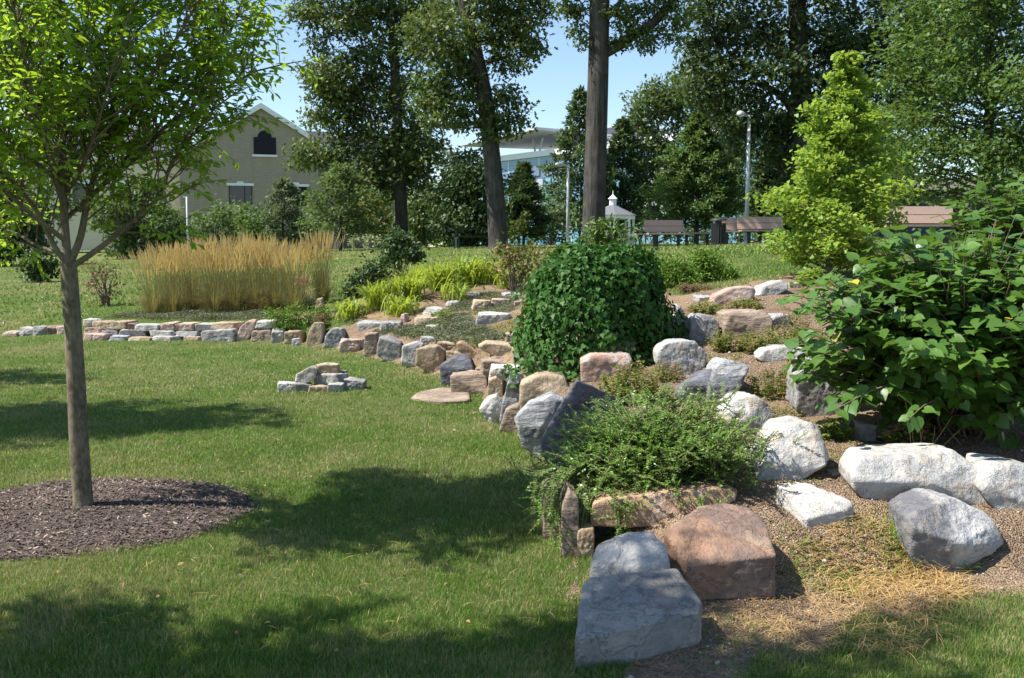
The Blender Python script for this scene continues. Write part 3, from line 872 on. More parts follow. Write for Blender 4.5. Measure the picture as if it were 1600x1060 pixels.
def blob_tree(name, label, cat, trunk_pts, r0, r1, blobs, D, leafm, barkm, per_area=1.0, leaf=.18, group=None, limbs=(), tm='oak', cl=.35, per=16, flare=True, limb_r=.3):
    """trunk_pts / blobs in photo pixels at distance D; blobs: (px, py, r_px[, depth offset m])"""
    pts = [P(px, py, D + (dd[0] if dd else 0)) for px, py, *dd in trunk_pts]
    pts[0].z = h1(pts[0].x, pts[0].y) - .1
    root = thing(name, label, cat, (pts[0].x, pts[0].y, pts[0].z + .1), group)
    sp = spline(pts, 6)
    tp = taper(sp, r0, r1, .9)
    if flare:
        tp = [(sp[0], r0 * 1.45), (sp[0].lerp(sp[1], .35), r0 * 1.15)] + tp[1:]
    tubes_ = [tube(tp, 14)]
    limb_pts = []
    for pl, a, c in limbs:
        lp_ = taper(spline([P(px, py, D + (dd[0] if dd else 0)) for px, py, *dd in pl], 5), a, c)
        tubes_.append(tube(lp_, 8)); limb_pts += lp_[3:]
    cents, outs = [], []
    for bl in blobs:
        px, py, rp = bl[:3]
        dd = bl[3] if len(bl) > 3 else rng.normal(0, .5) * rp / F * D
        c = P(px, py, D + dd)
        rad = rp / F * D
        nc = max(5, int(8.5 * per_area * (rp / F * D / cl) ** 1.6))
        d = unit(rng.normal(0, 1, (nc, 3)))
        rr = rng.random(nc) ** .45
        p = np.array(c) + d * rr[:, None] * np.array([rad, rad, rad * .85])
        cents.append(p); outs.append(unit(d + np.array([0, 0, .25])))
        # limb from the trunk to the blob
        zs = c.z - .55 * abs(c.x - sp[0].x) - rad * .3
        best = min(tp[2:], key=lambda q: abs(q[0].z - max(zs, sp[0].z + .3 * (sp[-1].z - sp[0].z) * .6)))
        if limb_pts:
            lb2 = min(limb_pts, key=lambda q: (q[0] - c).length)
            if (lb2[0] - c).length < .8 * (best[0] - c).length: best = lb2
        s0, sr = best
        mid = s0.lerp(c, .5) + Vector((rng.normal(0, .1), rng.normal(0, .1), -.08 * (c - s0).length + .1))
        lr = min(sr * .5, limb_r * rad * .09 + .02)
        lp_ = spline([s0, mid, c], 5)
        tubes_.append(tube(taper(lp_, lr, lr * .25), 6))
        for q in p[rng.choice(nc, min(nc, 9), False)]:
            tubes_.append(tube(taper([lp_[rng.integers(5, 9)], V3(q).lerp(c, .4) - Vector((0, 0, .05)), V3(q)], lr * .35, lr * .08), 4))
    v, f = concat(tubes_)
    mesh_obj('trunk', v, f, barkm, root, smooth=True)
    cents, outs = np.vstack(cents), np.vstack(outs)
    C, A, N = cluster_leaves(cents, outs, int(per * 1.9), np.array([cl, cl, cl * .55]) * .58)
    leaf *= .92
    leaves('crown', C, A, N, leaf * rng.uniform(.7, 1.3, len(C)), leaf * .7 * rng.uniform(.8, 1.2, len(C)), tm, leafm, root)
    return root

def cone_tree(name, label, cat, base, height, prof, nb, leafm, barkm, leaf, width=.55, tm='diamond', trunk_r=.08, rise=.3, per=30, group=None, t0=.1, spread=.16, lean=(0, 0), droop=.15, jitter=.25):
    """a tree whose branches radiate from one leader; prof(t) = branch length (m) at relative height t"""
    base = Vector(base)
    root = thing(name, label, cat, base, group)
    top = base + Vector((lean[0], lean[1], height))
    sp = spline([base - Vector((0, 0, .1)), base.lerp(top, .35) + Vector((rng.normal(0, .02) * height, 0, 0)), base.lerp(top, .7), top], 6)
    tb = [tube(taper(sp, trunk_r, trunk_r * .12, .9), 10)]
    CC, AA, NN = [], [], []
    for i in range(nb):
        t = t0 + (1 - t0) * (i + rng.random()) / nb
        az = i * 2.39996 + rng.normal(0, .3)
        L_ = prof(t) * rng.uniform(1 - jitter, 1 + jitter * .5)
        s0 = base.lerp(top, t * .97)
        d = Vector((math.cos(az), math.sin(az), rise + rng.normal(0, .08)))
        e = s0 + d * L_ - Vector((0, 0, droop * L_ * L_ / max(.4, prof(.3))))
        m_ = s0.lerp(e, .5) + Vector((0, 0, .06 * L_))
        path = spline([s0, m_, e], 4)
        tb.append(tube(taper(path, max(trunk_r * .32 * (1 - t * .7), .004), .003), 5))
        k = max(5, int(per * (.35 + L_ / max(prof(.3), .2))))
        u = rng.uniform(.18, 1.0, k) ** .75
        pa = np.array([tuple(x) for x in path])
        idx = u * (len(path) - 1)
        i0 = np.minimum(idx.astype(int), len(path) - 2); fr = (idx - i0)[:, None]
        c = pa[i0] * (1 - fr) + pa[i0 + 1] * fr
        sg = spread * L_ * (1.1 - .55 * u)[:, None] + .02
        c = c + rng.normal(0, 1, (k, 3)) * sg * np.array([1, 1, .55])
        dd = np.array(d.normalized())
        CC.append(c); AA.append(unit(dd * .9 + rng.normal(0, .55, (k, 3)) - np.array([0, 0, droop])))
        NN.append(unit(np.array([0, 0, .8]) + dd * .35 + rng.normal(0, .45, (k, 3))))
    v, f = concat(tb)
    mesh_obj('trunk', v, f, barkm, root, smooth=True)
    C, A, N = np.vstack(CC), np.vstack(AA), np.vstack(NN)
    leaves('crown', C, A, N, leaf * rng.uniform(.65, 1.3, len(C)), leaf * width * rng.uniform(.8, 1.25, len(C)), tm, leafm, root)
    return root

def on_ground(px, D, py=385):
    p = P(px, py, D); p.z = h1(p.x, D); return p

def interp(*kv):
    xs_, ys_ = zip(*kv)
    return lambda t: float(np.interp(t, xs_, ys_))

# --- the young ash in its mulch circle
def build_ash():
    D0 = TREE.y
    root = thing('ash_tree', 'slender young tree with bright green leaves standing in a mulch circle', 'tree', TREE)
    def Q(px, py, dd=0): return P(px, py, D0 + dd)
    trunk = spline([TREE - Vector((0, 0, .12)), Q(124, 700), Q(119, 600), Q(113, 500), Q(107, 412)], 6)
    tp = taper(trunk, .058, .047)
    tp = [(trunk[0], .115), (trunk[0].lerp(trunk[1], .45), .088), (trunk[1], .068)] + tp[2:]
    tb = [tube(tp, 18)]
    limbs = [
        ([(107, 420), (150, 392), (200, 352), (250, 305), (268, 255), (310, 200), (345, 160)], .026, .0),
        ([(122, 330), (160, 290), (215, 245), (268, 190), (330, 150), (405, 110)], .024, .1),
        ([(108, 415), (126, 370), (140, 300), (168, 215), (180, 130), (190, 30), (200, -90)], .034, .05),
        ([(106, 415), (100, 330), (98, 240), (95, 140), (92, 30), (95, -120), (100, -230)], .038, -.03),
        ([(104, 412), (85, 385), (60, 335), (30, 295), (-10, 262), (-60, 215)], .026, -.1),
        ([(98, 300), (70, 215), (40, 130), (5, 50), (-30, -40)], .022, -.15),
        ([(95, 200), (120, 120), (160, 60), (230, -10), (300, -60)], .020, .1),
        ([(170, 215), (220, 140), (270, 70), (310, 0), (340, -60)], .020, -.1),
        ([(96, 160), (60, 90), (30, 10), (10, -90)], .018, .15),
        ([(104, 400), (60, 385), (25, 365), (-40, 340), (-90, 300)], .018, .1)]
    limb_paths = []
    for l, r, dz in limbs:
        n_ = len(l)
        pts = [Q(px, py, dz * i / (n_ - 1) * 2.2) for i, (px, py) in enumerate(l)]
        limb_paths.append((spline(pts, 4), r))
    # limbs towards and away from the viewer
    for i in range(13):
        h = rng.uniform(.02, .92)
        s0 = Q(106, 415).lerp(Q(98, -190), h)
        az = R(90) * (1 if i % 2 else -1) + rng.normal(0, .6)
        Ln = rng.uniform(.75, 1.1) * (1.1 - .5 * h)
        d = Vector((math.cos(az), math.sin(az), .95 + rng.normal(0, .15)))
        pts = [s0, s0 + d * Ln * .35 - Vector((0, 0, .06)), s0 + d * Ln * .7, s0 + d * Ln + Vector((0, 0, .12))]
        limb_paths.append((spline(pts, 4), .020 * (1.1 - .6 * h)))
    CC, AA, NN = [], [], []
    def twig(s, d, ln):
        e = s + d * ln + Vector((0, 0, -.04 * ln))
        tb.append(tube([(s, .0032), (s.lerp(e, .5) + Vector((0, 0, .02 * ln)), .0024), (e, .0012)], 3))
        k = max(4, int(ln / .021))
        u = np.linspace(.15, 1.02, k)
        base = np.array(s) + u[:, None] * np.array(e - s)
        side = d.cross(Vector((0, 0, 1)))
        side = np.array(side.normalized() if side.length > .01 else Vector((1, 0, 0)))
        sg = np.where(np.arange(k) % 2 == 0, 1, -1)[:, None]
        AA.append(unit(np.array(d) * .55 + sg * side * .8 + rng.normal(0, .32, (k, 3)) - np.array([0, 0, .35])))
        NN.append(unit(np.array([0, 0, 1.0]) + rng.normal(0, .42, (k, 3))))
        CC.append(base + rng.normal(0, .008, (k, 3)))
    for path, r in limb_paths:
        tb.append(tube(taper(path, r * .72, .0035, .8), 8))
        n_ = len(path)
        tot = sum((path[i + 1] - path[i]).length for i in range(n_ - 1))
        kk = int(tot / .044)
        for i in range(kk):
            u = .22 + .78 * (i + rng.random()) / kk
            j = min(int(u * (n_ - 1)), n_ - 2)
            s = path[j].lerp(path[j + 1], u * (n_ - 1) - j)
            ax_ = (path[j + 1] - path[j]).normalized()
            rv = Vector(rng.normal(0, 1, 3)); rv = (rv - ax_ * rv.dot(ax_)).normalized()
            d = (ax_ * .65 + rv * .9 + Vector((0, 0, .28))).normalized()
            ln = rng.uniform(.18, .55) * (1.15 - .55 * u) * (1 if r > .019 else .8)
            e = s + d * ln + Vector((0, 0, .05))
            mid = s.lerp(e, .5) + Vector(rng.normal(0, .02, 3))
            tb.append(tube([(s, .006), (mid, .0045), (e, .003)], 4))
            nt = 2 + int(ln / .11)
            for q in range(nt):
                w = .3 + .7 * (q + 1) / nt
                sp_ = s.lerp(mid, w * 2) if w < .5 else mid.lerp(e, w * 2 - 1)
                rv = Vector(rng.normal(0, 1, 3))
                twig(sp_, (d * .7 + rv.normalized() * .7 + Vector((0, 0, .05))).normalized(), rng.uniform(.10, .22))
    v, f = concat(tb)
    mesh_obj('trunk', v, f, MAT['bark_ash'], root, smooth=True)
    C, A, N = np.vstack(CC), np.vstack(AA), np.vstack(NN)
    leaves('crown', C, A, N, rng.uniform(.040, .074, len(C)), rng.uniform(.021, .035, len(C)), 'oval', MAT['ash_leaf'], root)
    print('ash leaves', len(C))
    return root
ash = build_ash()
def copy_thing(o, loc, rz, sc, label):
    c = o.copy(); COL.objects.link(c)
    c.location = loc; c.rotation_euler = (0, 0, rz); c.scale = sc if isinstance(sc, tuple) else (sc,) * 3
    c['label'] = label
    for ch in o.children:
        k = ch.copy(); COL.objects.link(k); k.parent = c
    return c
# its neighbours in the same row, outside the view on the sun side: they shade the lawn
for (x, y, rz, s, lb_) in ((-6.5, 8.4, 2.0, 1.22, 'young ash tree left of the view, shading the middle of the lawn'),
                         (-9.3, 11.4, 4.1, 1.15, 'young ash tree farther left, shading the lawn before the stone wall'),
                         (-4.5, 2.4, 1.1, 1.22, 'young ash tree beside the viewer, shading the near lawn'),
                         (-2.75, 3.15, 5.2, (.75, .75, 1.5), 'larger ash tree behind the viewer, shading the front boulders')):
    copy_thing(ash, (x, y, h1(x, y)), rz, s, lb_)

# --- the large oaks
blob_tree('oak_tree', 'large leafy oak with a straight dark trunk left of the leaning oak', 'tree',
          [(628, 372), (626, 300), (621, 200), (617, 110), (612, 0), (605, -120)], .30, .14,
          [(478, 15, 32), (520, 25, 40), (555, 15, 45), (600, 15, 60), (650, 10, 50), (490, -50, 50), (560, -60, 60), (640, -60, 60), (690, 20, 38), (660, 70, 42),
           (497, 108, 34), (540, 112, 42), (585, 90, 45), (590, 150, 55), (635, 150, 45), (525, 160, 42), (500, 185, 25), (560, 205, 48), (600, 225, 55), (648, 215, 42), (670, 240, 25),
           (510, 232, 36), (478, 240, 28), (545, 265, 42), (590, 285, 45), (640, 275, 38), (665, 255, 22), (530, 140, 40), (620, 255, 50), (500, 70, 16)],
          42, MAT['oak_leaf'], MAT['bark_dark'], 1.0, .24, 'oaks with foliage', cl=.5, per=15)
blob_tree('oak_tree', 'large oak with a thick trunk leaning left and a leafy crown', 'tree',
          [(779, 385), (775, 320), (768, 240), (757, 150), (742, 80), (728, 20), (715, -60)], .36, .20,
          [(790, 10, 45), (835, 72, 18), (815, 35, 38), (800, 85, 36), (770, 55, 40), (770, -30, 60), (700, -30, 60), (700, 45, 45), (665, 55, 40), (715, 95, 36),
           (690, 120, 34), (670, 150, 30), (705, 165, 32), (725, 185, 22), (690, 185, 22), (790, 150, 28), (770, 180, 24), (812, 180, 16), (795, 195, 18), (840, 10, 25), (765, 200, 14), (800, 285, 14), (765, 215, 12), (730, 130, 25)],
          35, MAT['oak_leaf'], MAT['bark_oak'], 1.0, .21, 'oaks with foliage', cl=.42, per=15,
          limbs=[([(760, 160), (735, 155), (700, 152), (672, 158)], .13, .04), ([(750, 128), (730, 100), (705, 72), (680, 40)], .15, .04)])
blob_tree('oak_tree', 'tall oak with a thick bare grey trunk and one long limb reaching right', 'tree',
          [(927, 378), (929, 300), (932, 200), (935, 100), (937, 0), (940, -160)], .36, .28,
          [(1005, 20, 22), (985, 55, 20), (965, 72, 16), (1010, 65, 16), (1025, 48, 16), (1040, 12, 22), (960, 15, 18), (905, 12, 14), (888, 20, 10), (905, 45, 10), (912, 70, 10),
           (975, 25, 20), (1050, 62, 12), (1058, 30, 16), (893, 6, 14), (960, -50, 50), (1060, -40, 50), (880, -50, 40), (840, -190, 70, 1), (900, -170, 70, -2), (960, -190, 70, -1), (780, -260, 70, 0), (700, -330, 80, 1), (860, -300, 80, -1)],
          30, MAT['oak_leaf'], MAT['bark_oak'], .8, .17, 'oaks with foliage', cl=.3, per=13, flare=True,
          limbs=[([(941, 85), (965, 72), (990, 55), (1018, 38), (1040, 15), (1060, -10), (1080, -40)], .17, .12), ([(940, 45), (955, 20), (975, -5), (985, -40)], .09, .06)], limb_r=.15)
blob_tree('oak_tree', 'massive dark spreading oak filling the sky above the long benches', 'tree',
          [(1262, 392), (1262, 330), (1258, 230), (1250, 120), (1245, 0), (1240, -120)], .46, .25,
          [(1095, 30, 36), (1085, 85, 26), (1120, 60, 46), (1110, 115, 40), (1140, 150, 46), (1165, 70, 60), (1085, 140, 28), (1180, 180, 50), (1215, 110, 60), (1240, 40, 70), (1250, 170, 60), (1150, 200, 36),
           (1300, 70, 70), (1310, 150, 66), (1360, 40, 75), (1370, 120, 70), (1420, 60, 70), (1425, 150, 66), (1360, 210, 56), (1300, 220, 52), (1210, 215, 46), (1390, 250, 45), (1150, 5, 60), (1240, -50, 80), (1340, -50, 80), (1430, -40, 70), (1100, -40, 50), (1245, 260, 45),
           (1480, 30, 60), (1480, 110, 60), (1530, 20, 60)],
          34, MAT['oak_leaf_dark'], MAT['bark_dark'], .85, .22, 'oaks with foliage', cl=.45, per=15,
          limbs=[([(1255, 200), (1220, 150), (1180, 130), (1140, 128)], .16, .05), ([(1250, 110), (1210, 75), (1170, 60)], .14, .04)])

# --- trees of the middle distance
cone_tree('pin_oak', 'broad mid green pin oak standing behind the big leaf shrub', 'tree', on_ground(1530, 25), 8.6,
          interp((0, 2.0), (.15, 2.6), (.35, 2.9), (.6, 2.5), (.85, 1.5), (1, .3)), 120, MAT['pin_leaf'], MAT['bark_dark'], .17, .6, 'oak', .16, .22, 230, t0=.12, spread=.2)
cone_tree('bald_cypress', 'feathery pale green conical tree with a thin trunk behind the benches', 'tree', on_ground(1088, 36), 4.9,
          interp((0, 1.3), (.15, 1.9), (.4, 1.65), (.75, .8), (1, .1)), 120, MAT['cyp_leaf'], MAT['bark_oak'], .19, .40, 'diamond', .10, .42, 130, t0=.1, spread=.13)
cone_tree('pine_tree', 'loose grey green pine rising behind the bare oak trunk', 'tree', on_ground(905, 76), 12.5,
          interp((0, 2.2), (.15, 3.2), (.4, 2.8), (.75, 1.4), (1, .2)), 110, MAT['pine_leaf'], MAT['bark_dark'], .48, .36, 'diamond', .10, .5, 75, t0=.06, spread=.14)
cone_tree('pine_tree', 'dark narrow pine just right of the bare oak trunk', 'tree', on_ground(972, 78), 10.4,
          interp((0, 2.2), (.15, 2.8), (.45, 2.2), (.75, 1.1), (1, .2)), 110, MAT['pine_leaf'], MAT['bark_dark'], .48, .36, 'diamond', .10, .5, 80, t0=.06, spread=.14)
cone_tree('pine_tree', 'small soft grey green pine between the leaning oak and the lamp post', 'tree', on_ground(818, 50), 4.3,
          interp((0, 1.0), (.2, 1.35), (.5, .95), (.8, .45), (1, .1)), 80, MAT['pine_leaf'], MAT['bark_dark'], .27, .38, 'diamond', .08, .5, 110, t0=.06, spread=.15)
cone_tree('pine_tree', 'slim young pine beside the tall lamp post', 'tree', on_ground(1210, 39), 5.2,
          interp((0, .9), (.2, 1.1), (.5, .9), (.8, .45), (1, .1)), 80, MAT['pine_leaf'], MAT['bark_dark'], .26, .36, 'diamond', .08, .5, 110, t0=.05, spread=.15)
blob_tree('oak_tree', 'round dark green oak behind the feathery conical tree', 'tree', [(1100, 380), (1098, 300), (1095, 200), (1090, 120)], .25, .08,
          [(1010, 165, 30), (1000, 185, 22), (1045, 150, 38), (1075, 120, 28), (1065, 180, 42), (1110, 150, 42), (1140, 190, 42), (1160, 235, 30), (1130, 250, 40), (1010, 220, 26), (1030, 250, 36), (1050, 300, 42), (1140, 310, 36), (1010, 300, 30)],
          80, MAT['oak_leaf'], MAT['bark_dark'], 1.15, .42, cl=.8, per=15)
blob_tree('broadleaf_tree', 'dense rounded dark tree left of the leaning oak trunk', 'tree', [(735, 388), (735, 330), (733, 260)], .14, .05,
          [(735, 250, 18), (728, 275, 30), (745, 300, 36), (715, 310, 36), (705, 345, 34), (740, 345, 40), (765, 335, 25), (720, 365, 26), (755, 365, 25)],
          41, MAT['dark_leaf'], MAT['bark_dark'], 1.1, .24, cl=.42, per=15)
blob_tree('broadleaf_tree', 'pale soft tree peeping out above the dense rounded dark tree', 'tree', [(715, 386), (715, 330), (715, 260)], .12, .05,
          [(708, 245, 16), (712, 265, 24), (690, 295, 20), (720, 290, 25)], 52, MAT['silver_leaf'], MAT['bark_dark'], 1, .25, cl=.45, per=13)
blob_tree('broadleaf_tree', 'mid green tree right of the straight oak trunk', 'tree', [(662, 386), (661, 350), (660, 310)], .10, .04,
          [(655, 305, 24), (668, 325, 30), (645, 345, 26), (680, 355, 25), (660, 365, 26)], 55, MAT['oak_leaf'], MAT['bark_dark'], 1.1, .26, cl=.5, per=13)
blob_tree('broadleaf_tree', 'yellow green tree in the gap behind the straight oak trunk', 'tree', [(590, 386), (590, 350), (590, 320)], .10, .04,
          [(585, 320, 26), (600, 345, 30), (570, 350, 28), (610, 365, 20)], 62, MAT['yellow_leaf'], MAT['bark_dark'], 1.1, .28, cl=.5, per=13)
cone_tree('maple_tree', 'rounded mid green maple with a short trunk right of the brick gable', 'tree', on_ground(532, 40), 3.6,
          interp((0, 1.2), (.2, 1.75), (.5, 1.55), (.8, .9), (1, .2)), 70, MAT['maple_leaf'], MAT['bark_dark'], .17, .6, 'oak', .08, .4, 75, t0=.14, spread=.17)
cone_tree('silver_tree', 'small silvery green tree in front of the brick wall window', 'tree', on_ground(447, 45), 3.4,
          interp((0, .7), (.3, 1.0), (.6, .85), (.85, .45), (1, .1)), 55, MAT['silver_leaf'], MAT['bark_dark'], .18, .5, 'diamond', .06, .6, 70, t0=.06, spread=.17)

def shrub(name, label, px, D, blobs, leafm, leaf, cat='shrub', per_area=1.0, cl=.2, per=16, tm='oval', stems=6, group=None, base_py=385, width=.6, barkm=None, base=None, updir=.5):
    b0 = base if base is not None else on_ground(px, D, base_py)
    root = thing(name, label, cat, b0, group)
    k = D / F
    cents, outs, tb = [], [], []
    for bx, by, rp in blobs:
        c = P(bx, by, D + rng.normal(0, .35) * rp * k)
        rad = rp * k
        nc = max(4, int(6 * per_area * (rad / cl) ** 1.7))
        d = unit(rng.normal(0, 1, (nc, 3)))
        p = np.array(c) + d * (rng.random(nc) ** .42)[:, None] * np.array([rad, rad, rad * .85])
        p[:, 2] = np.maximum(p[:, 2], b0.z + .03)
        cents.append(p); outs.append(unit(d + np.array([0, 0, .25])))
        for q in p[rng.choice(nc, min(nc, stems), False)]:
            a = b0 + Vector((rng.normal(0, .04), rng.normal(0, .04), -.05))
            qq = V3(q)
            tb.append(tube(taper(spline([a, a.lerp(c, .6) + Vector(rng.normal(0, .05 * rad, 3)), qq], 3), .010 + .012 * rad, .003), 5))
    v, f = concat(tb)
    mesh_obj('stems', v, f, barkm or MAT['twig'], root, smooth=True)
    cents, outs = np.vstack(cents), np.vstack(outs)
    C, A, N = cluster_leaves(cents, outs, per, cl * .5, up=updir)
    C[:, 2] = np.maximum(C[:, 2], b0.z + .02)
    leaves('foliage', C, A, N, leaf * rng.uniform(.7, 1.3, len(C)), leaf * width * rng.uniform(.8, 1.2, len(C)), tm, leafm, root)
    return root

shrub('large_shrub', 'grey green rounded shrub left of the brick building window', 335, 56, [(335, 345, 34), (310, 360, 26), (365, 355, 30), (345, 330, 18)], MAT['maple_leaf'], .24, cl=.5, tm='diamond')
shrub('large_shrub', 'bright green shrub with arching shoots under the brick building window', 398, 54, [(398, 345, 28), (380, 335, 18), (415, 335, 16), (400, 365, 26), (425, 365, 18)], MAT['pin_leaf'], .26, cl=.5, tm='diamond')
shrub('large_shrub', 'reddish tinged shrub between two green shrubs before the brick wall', 372, 58, [(372, 362, 26), (368, 345, 16)], MAT['bronze'], .24, cl=.5, tm='diamond')
shrub('large_shrub', 'dark green shrub between the silvery tree and the maple', 487, 48, [(487, 355, 26), (470, 365, 20), (495, 372, 16)], MAT['dark_leaf'], .22, cl=.45, tm='diamond')
shrub('large_shrub', 'pale grey low shrub on the far lawn under the straight oak', 560, 52, [(555, 378, 10), (575, 377, 10), (590, 379, 8)], MAT['sage'], .18, cl=.3, tm='diamond')
blob_tree('broadleaf_tree', 'wide dark grey green tree behind the young tree trunk', 'tree', [(220, 395), (222, 360), (225, 320)], .16, .06,
          [(180, 330, 40), (215, 345, 45), (255, 345, 38), (275, 365, 26), (235, 375, 35), (190, 375, 30), (225, 300, 30)], 45, MAT['maple_leaf'], MAT['bark_dark'], 1.1, .24, cl=.45, per=14)
blob_tree('broadleaf_tree', 'very dark tree at the far left edge behind the lawn', 'tree', [(-10, 405), (-8, 350), (-10, 280)], .2, .06,
          [(0, 340, 45), (30, 370, 36), (-40, 330, 60), (-30, 260, 55), (10, 290, 30), (60, 350, 26), (5, 390, 25)], 40, MAT['dark_leaf'], MAT['bark_dark'], 1.1, .24, cl=.45, per=14)
blob_tree('broadleaf_tree', 'tall pale tree behind the young tree crown at left', 'tree', [(60, 395), (62, 300), (60, 150)], .22, .08,
          [(60, 170, 45), (40, 230, 50), (90, 250, 40), (30, 130, 35), (85, 320, 35), (20, 300, 35)], 62, MAT['silver_leaf'], MAT['bark_dark'], .7, .3, cl=.6, per=13)
blob_tree('broadleaf_tree', 'dark tree behind the far right of the pin oak', 'tree', [(1640, 385), (1640, 300), (1640, 200)], .2, .08,
          [(1600, 330, 45), (1640, 270, 60), (1560, 340, 45), (1520, 350, 40), (1610, 230, 45), (1480, 330, 34)], 38, MAT['dark_leaf'], MAT['bark_dark'], 1.0, .24, cl=.45, per=14)
blob_tree('broadleaf_tree', 'dark tree trunkless looking mass between the tall lamp post and yellow green tree'.replace(' trunkless looking', ''), 'tree', [(1225, 385), (1225, 320), (1225, 250)], .2, .08,
          [(1200, 300, 36), (1230, 270, 45), (1240, 330, 45), (1190, 345, 30), (1400, 300, 40), (1380, 340, 40), (1340, 310, 45), (1290, 300, 50)], 44, MAT['dark_leaf'], MAT['bark_dark'], 1.0, .24, cl=.45, per=14)
shrub('large_shrub', 'bushy green shrub right of the gazebo behind the benches', 1010, 74, [(1010, 350, 26), (985, 362, 18), (1040, 358, 24), (1075, 362, 22)], MAT['dark_leaf'], .24, cl=.45, tm='diamond')
shrub('large_shrub', 'bushy green shrub left of the slim lamp post', 862, 52, [(855, 345, 26), (880, 335, 26), (840, 362, 20), (875, 365, 20)], MAT['pine_leaf'], .24, cl=.45, tm='diamond')
shrub('large_shrub', 'small yellow green shrub at the foot of the small soft pine', 812, 45, [(808, 352, 12), (804, 366, 12)], MAT['yellow_leaf'], .2, cl=.35, tm='diamond')

shrub('large_shrub', 'low dark hedge like shrub seen between the bench planks', 1150, 66, [(1080, 372, 22), (1120, 366, 24), (1160, 368, 24), (1200, 366, 26), (1240, 362, 28)], MAT['dark_leaf'], .3, cl=.55, tm='diamond')
shrub('large_shrub', 'dark shrubby mass below the pale low building', 1480, 49, [(1390, 372, 20), (1430, 380, 12), (1480, 376, 16), (1530, 366, 24)], MAT['dark_leaf'], .26, cl=.5, tm='diamond')
# far woods closing the view
n = 26000
ang = rng.uniform(-.75, .75, n); dd = rng.uniform(125, 175, n)
x, y = np.tan(ang) * dd, dd
hh = 7.5 + 2.5 * np.sin(x * .12) + 1.5 * np.sin(x * .37 + 1) + 1.2 * np.sin(x * .9)
z = 1.6 + hh * rng.random(n) ** .7
prop(leaves('far_woods', np.stack([x, y, z], 1), rnd_dirs(n), unit(rng.normal(0, 1, (n, 3)) + np.array([-.2, -.4, .6])), rng.uniform(.8, 1.7, n), rng.uniform(.6, 1.2, n), 'oak', MAT['maple_leaf']), kind='stuff')

# ------------------------------------------------------------------ plants of the garden
# yellow-green ginkgo
gk = G(1295, 434)
gk = Vector((P(1295, 430, 12.5).x, 12.5, 0)); gk.z = h1(gk.x, gk.y)
ztop = P(1310, 78, 12.5).z
cone_tree('ginkgo_tree', 'bright yellow green conical tree with fan shaped leaves in front of the dark oak', 'tree', gk, ztop - gk.z,
          interp((0, .70), (.12, .84), (.3, .86), (.5, .66), (.62, .54), (.75, .36), (.88, .24), (1, .10)), 100, MAT['ginkgo_leaf'], MAT['twig'], .052, 1.0, 'fan', .05, .30, 230, t0=.01, spread=.15, lean=(.17, 0), droop=.1, jitter=.5)

# ivy mound
D = 9.6
ic = Vector((P(926, 590, D).x, D, 0)); ic.z = h1(ic.x, ic.y) - .02
iv = thing('ivy_mound', 'tall glossy dome of ivy in the middle of the rock garden', 'ivy', ic)
def ivy_shell(n, k):
    a = rng.uniform(0, 2 * math.pi, n)
    t = rng.random(n) ** .75
    el = t * math.pi / 2
    prof = np.cos(el) ** .5
    wob = 1 + .07 * np.sin(3 * a + 1) + .035 * np.sin(9 * a + 9 * t) + .04 * np.sin(7 * a + 5 * t) + .03 * np.sin(11 * t + 4 * a)
    rx = .715 * k * prof * wob * (1 + .10 * (1 - t))
    zz = 1.16 * k * np.sin(el) * (1 + .03 * np.sin(5 * a))
    C = np.stack([ic.x + rx * np.cos(a) + .03, ic.y + rx * np.sin(a), ic.z + zz], 1)
    N = unit(np.stack([np.cos(a) * prof, np.sin(a) * prof, .15 + 1.1 * np.sin(el) ** 2], 1))
    return C, N
C1, N1 = ivy_shell(8200, 1.0); C2, N2 = ivy_shell(5000, .92); C3, N3 = ivy_shell(4000, .82)
C, N = np.vstack([C1, C2, C3]), np.vstack([N1, N2, N3])
# runners over the rocks at its foot
ex = []
for (pa, pb, nn) in (((800, 600), (870, 585), 60), ((862, 583), (925, 603), 90), ((790, 580), (835, 560), 50), ((805, 470), (830, 430), 26), ((812, 500), (805, 545), 22)):
    for i in range(nn):
        t = rng.random()
        q = P(pa[0] + (pb[0] - pa[0]) * t + rng.normal(0, 5), pa[1] + (pb[1] - pa[1]) * t + rng.normal(0, 5), D - .72 - .25 * (pa[1] > 550) + rng.normal(0, .05))
        ex.append(tuple(q))
ex = np.array(ex)
C = np.vstack([C, ex]); N = np.vstack([N, np.tile([-.1, -.5, .7], (len(ex), 1))])
for i in range(34):     # stray shoots
    j = rng.integers(0, 8000)
    s_, n_ = C[j], N[j]
    dv = unit(n_ * .8 + rng.normal(0, .5, 3)); ln_ = rng.uniform(.06, .2)
    tt = np.linspace(.2, 1, 9)[:, None]
    C = np.vstack([C, s_ + dv * ln_ * tt - np.array([0, 0, .5]) * (tt * ln_) ** 2]); N = np.vstack([N, np.tile(n_, (9, 1))])
lump = np.array([noise.noise(Vector(c_) * 3.2) for c_ in C])
C = C + N * (lump * .10)[:, None]
C += rng.normal(0, .025, C.shape)
N = unit(N + rng.normal(0, .38, C.shape))
A = unit(np.array([0, 0, -1.0]) + rng.normal(0, .45, C.shape) + N * .35)
sz = rng.uniform(.034, .066, len(C))
leaves('foliage', C, A, N, sz, sz * .95, 'ivy', MAT['ivy_leaf'], iv)
tb = []
for i in range(26):
    a = rng.uniform(0, 6.28)
    pts = [ic + Vector((.5 * math.cos(a + t) * (1 - t * .5), .5 * math.sin(a + t) * (1 - t * .5), 1.05 * t)) for t in np.linspace(0, 1, 6)]
    tb.append(tube(taper(pts, .012, .004), 5))
v, f = concat(tb); mesh_obj('stems', v, f, MAT['twig'], iv, smooth=True)

